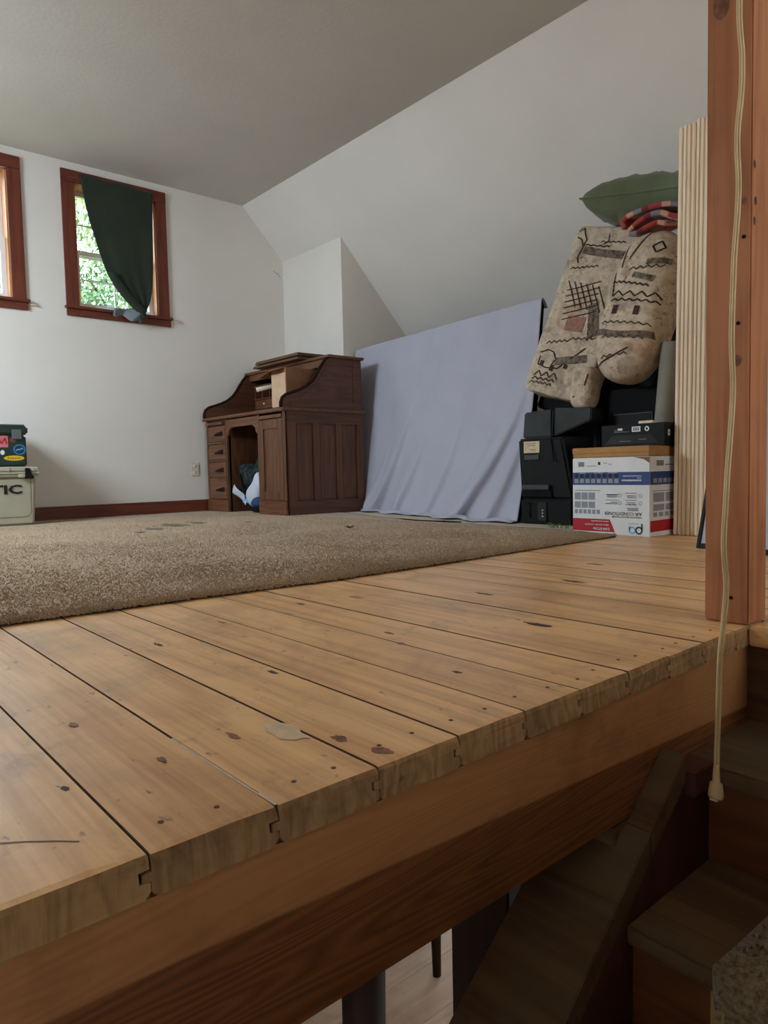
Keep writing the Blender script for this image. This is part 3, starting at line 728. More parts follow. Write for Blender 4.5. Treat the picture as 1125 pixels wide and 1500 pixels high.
lt = MB().prism([(1.288, .402), (1.318, .402), (1.330, .36), (1.345, .338), (1.338, .330), (1.285, .332), (1.290, .36)], 'y', F - .028, F - .010).build('latch', BLACK, ck, .003)
MB().softbox((.022, .008, .012), 4, 6).xf(Matrix.Translation((1.268, F - .012, .350))).build('latch_base', TAN, lt, smooth=True)
gb = thing('green_cooler', 'dark green cooler box covered in stickers, on top of the tan cooler', 'cooler', (1.0, 5.47, .414))
GF = 5.29
rbox('body', GREENBOX, gb, .68, 1.320, GF, 5.64, .414, .628, .012)
lid2 = rbox('lid', GREENBOX, gb, .672, 1.332, GF - .008, 5.648, .632, .690, .012)
rbox('lid_top', GREYLID, lid2, .69, 1.318, GF + .006, 5.63, .690, .702, .005)
bx('paper', WHITEPRINT, lid2, 1.0, 1.16, GF + .02, GF + .20, .702, .704); bx('paper', WHITEPRINT, lid2, 1.19, 1.30, GF + .01, GF + .17, .702, .7045)
bx('latch', GREYLID, gb, 1.228, 1.288, GF - .020, GF - .006, .600, .665, .004)
STK = {'pink': m_plain('pink_sticker', (206, 120, 130), .5, .4, .1, 40), 'brown': m_plain('brown_sticker', (124, 66, 44), .5, .4), 'blue': m_plain('blue_sticker', (48, 116, 160), .5, .4), 'navy': m_plain('navy_print', (20, 40, 66), .5, .4),
       'yellow': m_plain('yellow_sticker', (226, 184, 44), .5, .4, .04)}
ey, ez = V((1, 0, 0)), V((0, 0, 1))
bx('sticker', STK['pink'], gb, 1.10, 1.205, GF - .0015, GF, .545, .622)
mb = MB(); strip(mb, lambda p: V((p.x, GF - .0022, p.y)), [(1.12, .56), (1.15, .60), (1.165, .57), (1.19, .61), (1.195, .565)], .010); mb.build('sticker_print', REDPRINT, gb, recalc=False)
MB().disc((1.238, GF - .001, .595), ey, ez, .022, .018, 9).build('sticker', STK['brown'], gb, recalc=False)
s_ = MB().disc((1.274, GF - .001, .530), ey, ez, .040, .037, 24).build('sticker', STK['blue'], gb, recalc=False)
MB().disc((1.274, GF - .0016, .530), ey, ez, .029, .027, 24).build('sticker_disc', STK['navy'], s_, recalc=False)
mb = MB(); strip(mb, lambda p: V((p.x, GF - .0022, p.y)), [(1.252, .522), (1.266, .534), (1.275, .526), (1.285, .54), (1.297, .532)], .006); mb.build('sticker_print', SKYPRINT, s_, recalc=False)
s_ = MB().disc((1.238, GF - .001, .472), ey, ez, .064, .0175, 28).build('sticker', STK['yellow'], gb, recalc=False)
mb = MB(); [strip(mb, lambda p: V((p.x, GF - .0019, p.y)), [(1.198 + .014 * k, .467), (1.206 + .014 * k, .477 - .002 * (k % 2))], .005) for k in range(6)]; mb.build('sticker_print', INK, s_, recalc=False)
MB().disc((1.168, GF - .001, .510), ey, ez, .014, .017, 9).build('sticker', WHITEPRINT, gb, recalc=False)

# ------------------------------------------------------------------ roll-top desk
DX0, DX1, DY0, DY1, DB = 2.86, 3.60, 4.42, 5.665, .012
dk = thing('rolltop_desk', 'dark oak roll-top desk with panelled sides and open kneehole', 'desk', (3.23, 5.04, DB))
# right side: frame and three recessed panels
zt = .785
bx('side_back_board', OAK, dk, DX0 + .02, DX1 - .005, DY0 + .014, DY0 + .03, DB + .02, zt)
st_x = [(2.86, 2.954), (3.106, 3.169), (3.323, 3.383), (3.526, 3.60)]
for a, b in st_x: bx('side_stile', OAK, dk, a, b, DY0, DY0 + .022, .112, .70, .002)
bx('side_rail', OAK_X, dk, DX0, DX1, DY0, DY0 + .022, .70, zt, .002); bx('side_rail', OAK_X, dk, DX0, DX1, DY0 - .002, DY0 + .022, DB, .112, .002)
for (a, b) in ((2.954, 3.106), (3.169, 3.323), (3.383, 3.526)): bx('side_panel', OAK, dk, a + .006, b - .006, DY0 + .010, DY0 + .016, .12, .692, .003)
bx('left_side', OAK, dk, DX0, DX1, DY1 - .022, DY1, DB, zt, .002); bx('back_panel', OAK, dk, DX1 - .02, DX1, DY0 + .022, DY1 - .022, DB + .03, zt)
bx('modesty_panel', OAK, dk, 3.40, 3.415, 4.80, 5.31, .10, zt)
for y in (4.93, 5.12): bx('modesty_stile', OAK, dk, 3.388, 3.40, y - .02, y + .02, .10, .70)
bx('pedestal_wall', OAK, dk, DX0 + .012, DX1 - .02, 4.795, 4.812, DB, zt); bx('pedestal_wall', OAK, dk, DX0 + .012, DX1 - .02, 5.305, 5.322, DB, zt)
# right pedestal front: pull-out slide, panelled door, plinth
yl, yr = 4.812, DY0
for y0, y1 in ((yr, yr + .035), (yl - .03, yl)): bx('front_stile', OAK, dk, DX0 - .006, DX0 + .014, y0, y1, DB, zt, .002)
bx('slide', OAK_H, dk, DX0 - .014, DX0 + .1, yr + .036, yl - .031, .742, .768, .003)
dr = bx('door', OAK, dk, DX0 + .004, DX0 + .014, yr + .036, yl - .031, .125, .735, .002)
for (a, b, c, d) in ((yr + .036, yr + .095, .125, .735), (yl - .085, yl - .031, .125, .735), (yr + .095, yl - .085, .665, .735), (yr + .095, yl - .085, .125, .19)): bx('door_frame', OAK, dr, DX0 - .008, DX0 + .004, a, b, c, d, .002)
bx('plinth', OAK_H, dk, DX0 - .012, DX0 + .014, yr - .002, yl + .002, DB, .112, .003); bx('plinth_moulding', OAK_H, dk, DX0 - .016, DX0 + .014, yr, yl, .112, .122, .003)
# left pedestal: four drawers with carved pulls
yl, yr = DY1, 5.305
for y0, y1 in ((yr, yr + .022), (yl - .03, yl)): bx('front_stile', OAK, dk, DX0 - .006, DX0 + .014, y0, y1, DB, zt, .002)
bx('slide', OAK_H, dk, DX0 - .020, DX0 + .1, yr + .06, yl - .01, .745, .768, .003)
dz = [(.603, .731), (.452, .580), (.300, .428), (.118, .284)]
for k, (a, b) in enumerate(dz):
    d = bx('drawer', OAK_H, dk, DX0 - .006, DX0 + .012, yr + .024, yl - .032, a, b, .004)
    zm = (a + b) / 2 + .005; yc = (yr + yl) / 2 - .03
    MB().add([(DX0 - .006, yc - .085, zm + .018), (DX0 - .006, yc + .075, zm - .008), (DX0 - .006, yc + .075, zm - .020), (DX0 - .006, yc - .085, zm - .024),
              (DX0 - .034, yc - .055, zm + .006), (DX0 - .022, yc + .045, zm - .010), (DX0 - .022, yc + .045, zm - .018), (DX0 - .034, yc - .055, zm - .018)],
             [(0, 1, 2, 3), (4, 5, 6, 7), (0, 1, 5, 4), (1, 2, 6, 5), (2, 3, 7, 6), (3, 0, 4, 7)]).build('pull', DARKPOST, d, .004)
    bx('drawer_rail', OAK_H, dk, DX0 - .010, DX0 + .012, yr + .02, yl - .028, a - .019, a - .004, .003)
bx('plinth', OAK_H, dk, DX0 - .012, DX0 + .014, yr - .002, yl + .002, DB, .105, .003)
bx('drawer_case', OAK, dk, DX0 + .014, DX0 + .03, yr, yl, DB, zt)
# shaped apron over the kneehole
ap = [(4.80, .775), (5.315, .775), (5.315, .655), (5.295, .640), (5.28, .655), (5.265, .69), (5.22, .712), (4.90, .712), (4.85, .69), (4.838, .655), (4.82, .640), (4.80, .655)]
MB().prism(ap, 'x', DX0 - .004, DX0 + .016).build('kneehole_apron', OAK_H, dk)
bx('desktop', OAK_H, dk, DX0 - .035, DX1 + .015, DY0 - .018, DY1 + .018, zt, .810, .006)
# upper case: S-curved sides, back, pigeonholes, top board
def scurve(x_off=0.0): return [(2.835, .811), (2.836, .85), (2.850, .882), (2.880, .903), (2.94, .922), (3.0, .942), (3.06, .970), (3.115, 1.012), (3.155, 1.06), (3.19, 1.115), (3.22, 1.155), (3.25, 1.19), (3.275, 1.206)]
for y0, y1 in ((DY0 + .002, DY0 + .026), (DY1 - .026, DY1 - .002)):
    MB().prism(scurve() + [(3.585, 1.206), (3.585, .811)], 'y', y0, y1).build('curved_side', OAK_X, dk)
    MB().tube([(x, (y0 + y1) / 2, z) for x, z in scurve()], .0145, 8).build('curved_edge', DARKPOST, dk, smooth=True)
fy0 = DY0 - .004
for pts in ([(3.50, .86), (3.585, .86), (3.585, 1.19), (3.50, 1.19)], [(3.27, 1.15), (3.50, 1.15), (3.50, 1.19), (3.29, 1.19)], [(2.90, .815), (3.585, .815), (3.585, .86), (2.90, .86)], [(2.97, .86), (3.04, .86), (3.20, .99), (3.30, 1.15), (3.255, 1.16), (3.17, 1.03), (3.10, .965)]):
    MB().prism(pts, 'y', fy0, DY0 + .004).build('side_moulding', OAK_X, dk, .002)
bx('upper_back', OAK, dk, 3.565, 3.585, DY0 + .026, DY1 - .026, .811, 1.206)
bx('top_board', OAK_H, dk, 3.255, 3.605, DY0 - .022, DY1 + .02, 1.207, 1.228, .005)
bx('pigeonhole_top', OAK_H, dk, 3.32, 3.565, DY0 + .03, DY1 - .03, 1.10, 1.112); bx('pigeonhole_shelf', OAK_H, dk, 3.32, 3.565, DY0 + .03, DY1 - .03, .985, .995); bx('pigeonhole_floor', OAK_H, dk, 3.32, 3.565, DY0 + .03, DY1 - .03, .885, .895)
for y in (5.62, 5.50, 5.38, 5.26, 5.10, 4.94, 4.78, 4.62): bx('divider', OAK, dk, 3.325, 3.56, y - .005, y + .005, .996, 1.099)
sd = bx('small_drawer', OAK_H, dk, 3.315, 3.55, 5.27, 5.61, .90, .98, .003); MB().softbox((.010, .009, .009), 2, 5).xf(Matrix.Translation((3.305, 5.44, .94))).build('knob', OUTLET, sd, smooth=True)
bx('tambour', OAK_H, dk, 3.28, 3.30, DY0 + .03, DY1 - .03, 1.15, 1.205)
# things in and on the desk
cb = thing('cardboard_box', 'open brown cardboard box standing on the desk, white label side', 'box', (3.0, 4.62, .811))
bx('carton', CARDBOARD_DARK, cb, 2.955, 3.235, 4.535, 4.74, .811, 1.125, .002)
bx('pale_side', CARDBOARD_PALE, cb, 2.949, 2.955, 4.54, 4.735, .835, 1.085); bx('blue_stripe', BLUEPRINT, cb, 2.948, 2.955, 4.54, 4.735, .813, .835)
MB().add([(2.955, 4.54, 1.126), (2.955, 4.74, 1.126), (2.86, 4.76, 1.105), (2.87, 4.60, 1.10)], [(0, 1, 2, 3)]).build('flap', CARDBOARD_DARK, cb, solid=.004)
MB().add([(2.96, 4.74, 1.126), (3.23, 4.74, 1.126), (3.2, 4.92, 1.09), (2.94, 4.92, 1.08)], [(0, 1, 2, 3)]).build('flap', CARDBOARD_DARK, cb, solid=.004)
pr = tag(MB().tube([(2.93, 4.93, .99), (3.05, 4.88, 1.02), (3.18, 4.84, 1.045)], .018, 10).build('paper_roll', PAPER, None, 0, True), 'pale paper roll propped against the cardboard box in the desk', 'paper')
for k in range(6):
    z = 1.229 + k * .009; j = R.uniform(-.015, .015)
    tag(bx('flattened_carton', SHEETBROWN if k % 2 else OAK_H, None, 3.19 + j, 3.50 + j, 4.72 + j, 5.42 + j * 2 - k * .012, z, z + .008, .001), ['lowest', 'second', 'third', 'fourth', 'fifth', 'topmost'][k] + ' thin brown sheet in the pile on the desk top', 'sheet', 'brown sheets piled on the desk')
bp = thing('backpack', 'dark blue-green camouflage backpack stuffed in the desk kneehole', 'backpack', (3.02, 5.12, .012))
def lump(seed, amp, fr_):
    def f(w): return w * (1 + amp * noise.noise(w * fr_ + V((seed, 0, 0))))
    return f
MB().softbox((.13, .205, .21), 3.2, 20, lump(1, .4, 9)).xf(Matrix.Translation((3.08, 5.075, .225))).build('body', NAVY, bp, smooth=True)
MB().softbox((.06, .16, .10), 2.6, 14, lump(4, .5, 12)).xf(Matrix.Translation((2.955, 5.08, .295))).build('pocket', NAVY, bp, smooth=True)
MB().tube([(2.93, 5.22, .34), (2.91, 5.21, .385), (2.93, 5.15, .405), (2.98, 5.08, .395)], .007, 6, .5).build('strap', GREYTRIM, bp, smooth=True)
MB().tube([(2.90, 5.19, .33), (2.885, 5.15, .27), (2.88, 5.11, .20), (2.90, 5.09, .15)], .014, 6, .4).build('strap', DARKPOST, bp, smooth=True)
MB().tube([(2.90, 5.10, .36), (2.885, 5.06, .32), (2.88, 5.02, .26)], .010, 6, .4).build('strap', GREYTRIM, bp, smooth=True)
wb_ = thing('cloth_bag', 'white cloth bag with blue base leaning on the backpack', 'bag', (2.91, 5.02, .012))
MB().softbox((.045, .15, .085), 2.3, 18, lump(7, .5, 8)).xf(Matrix.Translation((2.90, 4.93, .215)) @ Matrix.Rotation(-.75, 4, 'X')).build('body', BAGWHITE, wb_, smooth=True)
MB().softbox((.05, .125, .042), 2.6, 14, lump(9, .4, 9)).xf(Matrix.Translation((2.912, 4.97, .115)) @ Matrix.Rotation(.1, 4, 'X')).build('base', BAGBLUE, wb_, smooth=True)
MB().softbox((.05, .13, .035), 2.6, 12, lump(2, .4, 9)).xf(Matrix.Translation((2.925, 4.98, .055))).build('underside', BLACK, wb_, smooth=True)
rows = []
for i in range(15):
    u = i / 14; rows.append([(2.895 - .012 * math.sin(u * 5 + v_ * .5), 5.275 - .20 * u + .018 * v_ / 4, .255 - .115 * u - (.012 + .018 * v_) * (1 - .2 * u)) for v_ in range(5)])
MB().grid(rows).build('flap', BAGWHITE, wb_, 0, True, solid=.004)
mb = MB(); strip(mb, lambda p: V((2.858, p.x, p.y)), [(5.08, .10), (5.055, .122), (5.02, .118), (4.99, .095)], .016); mb.build('printed_mark', SKYPRINT, wb_, recalc=False)

# ------------------------------------------------------------------ board draped with a sheet
A0 = V((3.44, 2.69, .008)); A1 = V((3.66, 4.75, .008)); LEAN = V((.165, 0, 1.345))     # bottom right, bottom left, rise
along = (A1 - A0); nb = along.cross(LEAN).normalized()
if nb.x > 0: nb = -nb                                                                   # towards the room
bd = thing('leaning_board', 'large dark board on edge, leaning under the lavender sheet', 'board', (3.52, 3.7, .008))
def bpt(u, v, d): return A0 + along * u + LEAN * v + nb * d
mb = MB(); mb.add([bpt(u, v, d) for d in (0, -.035) for (u, v) in ((0, 0), (1, 0), (1, 1), (0, 1))], [(0, 1, 2, 3), (7, 6, 5, 4), (0, 4, 5, 1), (1, 5, 6, 2), (2, 6, 7, 3), (3, 7, 4, 0)]); mb.build('panel', BLACK, bd, .003)
for (a, b, c, d) in ((0, 1, .97, 1.002), (0, .015, 0, 1), (.985, 1, 0, 1)):
    mb = MB(); mb.add([bpt(u, v, q) for q in (.001, -.038) for (u, v) in ((a - .001, c), (b + .001, c), (b + .001, d), (a - .001, d))], [(0, 1, 2, 3), (7, 6, 5, 4), (0, 4, 5, 1), (1, 5, 6, 2), (2, 6, 7, 3), (3, 7, 4, 0)]); mb.build('edge_band', BLACKMATT, bd)
rows = []; NU = 170; NV = 110
def sheet_pt(u, v):
    # u 0 right .. 1 left ; v 0 behind the top edge .. 1 at the outer rim of the pool on the floor
    if v < .06:
        k = v / .06; q = bpt(u, 1.004, -.04 + .05 * k); return q + V((0, 0, .004 * math.sin(k * math.pi) - .05 * (1 - k) ** 2))
    if v < .90:
        k = (v - .06) / .84; h_ = 1 - k; q = bpt(u, max(h_, 0), .010)
        fl = k ** 2.6 * (.018 + .13 * max(0.0, 1 - u) ** 1.5)
        cen = .5 + .5 * k
        damp = 1.0 if u < .78 else max(0.0, 1 - (u - .78) / .06)
        fold = (math.sin(u * 30 + 3 * k) * .007 + math.sin(u * 13 + 1.5) * .012 + math.sin(u * 61 + 5 * k) * .003) * k ** 1.8 * damp
        # gathered folds that sweep down to the left, sharp on their right side
        dgl = 0
        for c0, sw, am, k0 in ((.02, .22, .10, .36), (.0, .10, .07, .5), (.13, .16, .05, .5), (.30, .12, .05, .45), (.47, .14, .055, .42), (.585, .17, .095, .34), (.70, .10, .04, .55)):
            if k > k0:
                e_ = (k - k0) / (1 - k0); d_ = u - (c0 + sw * e_ ** 1.6); wl, wr_ = .05 + .03 * e_, .008 + .008 * e_
                dgl += am * e_ ** 1.1 * math.exp(-(d_ / (wl if d_ > 0 else wr_)) ** 2) * damp
        q = q + V((-(fl + fold * .9 + dgl), -.05 * k ** 3 * (1 - u) ** 4, 0))
        q.z = max(q.z, .012 + .004 * math.sin(u * 40)); return q
    k = (v - .90) / .10; q = sheet_pt(u, .8999); 
    q = q + V((-(.02 + .045 * math.sin(u * 7 + .6) ** 2 + .03 * (1 - u)) * k, .02 * math.sin(u * 23) * k, 0))
    q.z = .016 + .012 * math.sin(k * math.pi) * (1 + math.sin(u * 35)) * .8 + .004 * k * math.sin(u * 60)
    return q
for i in range(NU + 1): rows.append([sheet_pt(-.012 + 1.02 * i / NU, j / NV) for j in range(NV + 1)])
shd = thing('bed_sheet', 'lavender-grey bed sheet draped over the board and pooling on the floor', 'sheet', (3.45, 3.7, .012))
MB().grid(rows).build('front_drop', SHEET, shd, 0, True, solid=.003)
# end fall of the sheet round the right edge near the floor
rows = []
for i in range(26):
    s_ = i / 25; row = []
    for j in range(50):
        k = j / 49; top = .60; z = max(.012, top * (1 - k)); base = bpt(-.012, max(z / 1.345, 0), .010); fl = (1 - z / 1.345) ** 2.6 * .145
        x = base.x - fl * .9 + s_ * (.03 + .14 * k); y = base.y - .05 * (1 - z / 1.345) ** 3 - .035 * math.sin(s_ * 3.1) * k - .016 * math.sin(s_ * 15 + k * 3) * k
        row.append((x, y, z + (.01 * math.sin(s_ * 9) * k if z < .05 else 0)))
    rows.append(row)
MB().grid(rows).build('end_fall', SHEET, shd, 0, True, solid=.003)

# ------------------------------------------------------------------ black television case with its back to the room
tv = thing('television', 'old black tube television with its back turned, sticker on it', 'television', (3.45, 2.42, .008))
tb = MB().add([(3.27, 2.24, .008), (3.27, 2.585, .008), (3.40, 2.585, .008), (3.40, 2.22, .008), (3.262, 2.235, .15), (3.262, 2.585, .15), (3.40, 2.585, .15), (3.40, 2.21, .15)],
              [(3, 2, 1, 0), (4, 5, 6, 7), (0, 1, 5, 4), (1, 2, 6, 5), (2, 3, 7, 6), (3, 0, 4, 7)]).build('foot_panel', BLACK, tv, .008)
MB().add([(3.275, 2.235, .152), (3.275, 2.59, .152), (3.42, 2.59, .152), (3.42, 2.20, .152), (3.262, 2.30, .495), (3.262, 2.60, .495), (3.42, 2.60, .495), (3.42, 2.20, .495)],
         [(3, 2, 1, 0), (4, 5, 6, 7), (0, 1, 5, 4), (1, 2, 6, 5), (2, 3, 7, 6), (3, 0, 4, 7)]).build('rear_housing', BLACK, tv, .012, seg=3)
bx('ledge', GREYTRIM, tv, 3.245, 3.28, 2.375, 2.565, .205, .232, .004)
bx('vent_recess', BLACKMATT, tv, 3.262, 3.272, 2.37, 2.57, .165, .20)
bx('sticker', LABEL, tv, 3.2585, 3.262, 2.445, 2.553, .413, .478)
mb = MB()
for k, z in enumerate((.466, .455, .432, .424)): mb.box(3.258, 3.2586, 2.47, 2.545 - .015 * k, z - .0015, z + .0015)
mb.build('sticker_print', SOFA_BAND, tv)
bx('sticker_plate', GREYTRIM, tv, 3.259, 3.263, 2.45, 2.55, .375, .402)  # grey plate below the sticker
bx('connector_plate', DKGREEN_BOX, tv, 3.258, 3.264, 2.40, 2.46, .03, .135, .002)
for z in (.055, .072, .089): MB().softbox((.004, .005, .005), 2, 4).xf(Matrix.Translation((3.257, 2.425, z))).build('jack', OUTLET, tv)
bx('slot', BLACKMATT, tv, 3.2595, 3.262, 2.515, 2.525, .045, .13); bx('slot', BLACKMATT, tv, 3.2595, 3.262, 2.49, 2.55, .122, .13)
bx('cabinet', BLACKMATT, tv, 3.42, 3.62, 2.17, 2.60, .008, .66, .01)
cs = thing('dark_case', 'dusty dark case resting on the television, tapering to the right', 'case', (3.36, 2.35, .497))
MB().add([(3.275, 2.375, .497), (3.275, 2.575, .497), (3.415, 2.58, .497), (3.415, 2.375, .497), (3.285, 2.372, .652), (3.285, 2.57, .645), (3.415, 2.57, .645), (3.415, 2.37, .652)],
         [(3, 2, 1, 0), (4, 5, 6, 7), (0, 1, 5, 4), (1, 2, 6, 5), (2, 3, 7, 6), (3, 0, 4, 7)]).build('case_body', DKGREEN_BOX, cs, .008)
MB().add([(3.285, 2.13, .575), (3.285, 2.368, .50), (3.415, 2.368, .50), (3.415, 2.13, .575), (3.29, 2.13, .64), (3.29, 2.368, .658), (3.415, 2.368, .658), (3.415, 2.13, .64)],
         [(3, 2, 1, 0), (4, 5, 6, 7), (0, 1, 5, 4), (1, 2, 6, 5), (2, 3, 7, 6), (3, 0, 4, 7)]).build('tapered_end', DKGREEN_BOX, cs, .006)
MB().tube([(3.272, 2.37, .66), (3.268, 2.372, .56), (3.258, 2.365, .48), (3.25, 2.34, .36)], .004, 6).build('strap', BLACKMATT, cs, smooth=True)
sk = thing('speaker_cabinet', 'tall black speaker cabinet in the dark behind the white box', 'speaker', (3.63, 1.92, 0))
bx('cabinet', BLACKMATT, sk, 3.43, 3.84, 1.68, 2.12, .0, .735, .008)
mb = MB(); mb.box(3.424, 3.43, 1.86, 2.08, .60, .604); mb.box(3.424, 3.43, 1.86, 1.864, .35, .604); mb.build('grille_frame', GREYTRIM, sk); bx('grille', BLACK, sk, 3.426, 3.431, 1.868, 2.08, .05, .598)

# ------------------------------------------------------------------ sofa pieces in southwestern print
def frame(o, xa, ya, za): return Matrix(((xa.x, ya.x, za.x, o.x), (xa.y, ya.y, za.y, o.y), (xa.z, ya.z, za.z, o.z), (0, 0, 0, 1)))
sofa = thing('upended_sofa', 'sofa stood on end, cream southwestern print, flat back and rolled arm facing out', 'sofa', (3.75, 2.1, 0))
def cushion(name, half, p, O, xax, zax, mat, prints, n=20, amp=.02):
    """half sizes (depth, width, length); local -x faces the room, +z runs to the top end"""
    z_ = zax.normalized(); x_ = (xax - z_ * xax.dot(z_)).normalized(); y_ = z_.cross(x_); Mx = frame(O, x_, y_, z_)
    def deform(w):
        k = 1 + amp * noise.noise(w * 7 + O * 3); return V((w.x * k, w.y * k, w.z * k))
    part = MB().softbox(half, p, n, deform).xf(Mx).build(name, mat, sofa, smooth=True)
    def surf(q):
        a = min(.999, abs(q[0] / half[1])) ** p + min(.999, abs(q[1] / half[2])) ** p
        x = -half[0] * max(0.0, 1 - min(a, .9999)) ** (1 / p); w = V((x, q[0], q[1]))
        w = deform(w); return Mx @ V((w.x - .004, w.y, w.z))
    for nm, m, lines, wd in prints:
        for ln in lines: strip(MB(), surf, ln, wd).build(nm, m, part, recalc=False)
def zig(x0, x1, z, n, a, dz=0.0): return [(x0 + (x1 - x0) * k / n, z + dz * k / n + (a if k % 2 else -a)) for k in range(n + 1)]
A = V((3.62, 2.425, 1.735)); Bc = V((3.415, 2.685, .80)); l_ = (Bc - A); ln_ = l_.length; lh = l_.normalized(); wv = V((0, -.957, -.288)); wv = (wv - lh * wv.dot(lh)).normalized()
back = wv.cross(lh); back = back if back.x > 0 else -back
HW, HT = .215, .075
O1 = A + lh * (ln_ / 2) + wv * HW + back * HT
# local +y = z_ x x_ ; x_ = back, z_ = -lh
yl_ = (-lh).cross(back); sgn = 1 if yl_.dot(wv) > 0 else -1       # sgn>0: +y runs to the picture's right
def sx(P): return [[(sgn * a, b) for a, b in ln] for ln in P]
lat = []
for k in range(6): o = -.115 + k * .042; lat.append([(o - .03, .17 - k * .004), (o + .075, .02 - k * .004 + .0)])
for k in range(6): o = .165 - k * .034; lat.append([(-.135 + k * .006, o - .055), (.07 + k * .006, o + .012)])
prints = [('printed_lattice', SOFA_INK, sx(lat), .006),
          ('printed_band', SOFA_BAND, sx([[(-.115, .345), (.18, .325)], [(-.05, -.305), (.15, -.255)]]), .045),
          ('printed_zigzag', SOFA_INK, sx([zig(-.165, .0, -.385, 6, .016), zig(-.17, -.01, -.415, 8, .008), zig(-.12, .05, .375, 8, .004), [(-.19, .455), (-.16, .475), (-.135, .43), (-.115, .405), (-.13, .37)], [(-.185, .42), (-.15, .405), (-.125, .36), (-.14, .30), (-.12, .27)],
                                       [(-.17, -.26), (-.12, -.24), (-.08, -.25), (-.05, -.29), (-.07, -.33)], [(-.16, -.28), (-.16, -.33), (-.1, -.345), (-.02, -.34), (.04, -.28), (.12, -.20)]]), .007),
          ('printed_house', SOFA_PLUM, sx([[(-.135, -.365 + .03), (-.135, -.335 - .03 + .06)], [(-.06, -.36), (-.06, -.325)], [(.03, -.335), (.03, -.31)]]), .024),
          ('printed_rose_patch', SOFA_ROSE, sx([[(-.065, -.075), (.055, -.075)]]), .085),
          ('printed_shell', SOFA_BAND, sx([[(.055 + .012 * k, .045 - .03 * k) for k in range(7)], [(.085 + .012 * k, .055 - .03 * k) for k in range(7)]]), .03),
          ('printed_squiggle', SOFA_INK, sx([zig(-.16, .02, .24, 12, .006, .02), zig(-.18, -.02, -.44, 10, .007), zig(-.15, .0, -.20, 9, .008, .03), zig(.0, .16, -.16, 9, .007, .02), [(.02, .44), (.03, .40), (.0, .385)], zig(-.02, .14, .40, 10, .005)]), .005),
          ('printed_scallop', SOFA_INK, sx([zig(.05, .11, .04, 10, .010, -.19), zig(.075, .135, .05, 10, .009, -.19)]), .005)]
cushion('flat_back', (HT, HW, ln_ / 2), 14, O1, back, -lh, SOFA, prints)
# blocks added behind the upholstery, coloured black for the deep shadow there
mb = MB(); zb_ = -lh
def op(a, b, c): return O1 + back * a + wv * b + lh * c
mb.add([op(a, b, c) for c in (-.40, .56) for (a, b) in ((HT + .005, -.19), (HT + .005, .50), (HT + .36, .50), (HT + .36, -.19))], [(3, 2, 1, 0), (4, 5, 6, 7), (0, 1, 5, 4), (1, 2, 6, 5), (2, 3, 7, 6), (3, 0, 4, 7)]); mb.build('shadow_block_back', BLACKMATT, sofa, .01)
bx('base', BLACKMATT, sofa, 3.86, 4.16, 1.70, 2.62, .0, 1.1, .01)
# rolled arm
T1 = V((3.49, 1.838, 1.47)); T0 = V((3.32, 1.97, .785)); ax_ = (T1 - T0); hl = ax_.length / 2 + .03
xa = V((1, 0, .28))
yl2 = ax_.normalized().cross((xa - ax_.normalized() * xa.dot(ax_.normalized())).normalized()); sgn = 1 if yl2.y < 0 else -1
pr2 = [('printed_band', SOFA_BAND, sx([[(-.165 + .02 * k, -.165 - .02 * math.sin(k / 16 * math.pi)) for k in range(17)]]), .032),
       ('printed_zigzag', SOFA_INK, sx([zig(-.10, .15, .02, 8, .013), zig(-.10, .15, -.012, 12, .006), zig(-.13, .08, .085, 14, .006, -.02), [(-.14, -.33), (-.10, -.335), (-.03, -.30), (.06, -.245)], [(-.13, .32), (-.11, .26), (-.10, .16)], [(-.02, .36), (-.07, .20)], zig(-.135, -.10, .14, 10, .010, -.12)]), .007),
       ('printed_squiggle', SOFA_INK, sx([zig(-.12, .14, -.125, 14, .006), zig(-.10, .12, -.20, 10, .007, .01), zig(-.05, .12, .15, 9, .008, .02), zig(-.08, .06, -.30, 8, .006, .03)]), .005),
       ('printed_diamond', SOFA_INK, sx([[(.03, .27), (.065, .30), (.095, .265), (.06, .235), (.03, .27)]]), .009),
       ('printed_house', SOFA_PLUM, sx([[(-.06, -.085), (-.06, -.04)], [(.055, -.085), (.055, -.04)]]), .028),
       ('printed_leaf', SOFA_BAND, sx([[(.03, .185), (.14, .20)], [(-.02, .12), (.09, .10)]]), .03)]
cushion('rolled_arm', (.155, .172, hl), 2.8, (T0 + T1) / 2, xa, ax_, SOFA, pr2, 22)
O3 = V((3.37, 2.215, .755))
cushion('small_bolster', (.07, .066, .115), 3.6, O3, V((1, 0, .2)), V((.08, -.10, 1)), SOFA, [('printed_marks', SOFA_PLUM, [zig(-.045, -.035, .07, 6, .006, -.06), [(.02, -.05), (.03, -.06)]], .007)], 14)
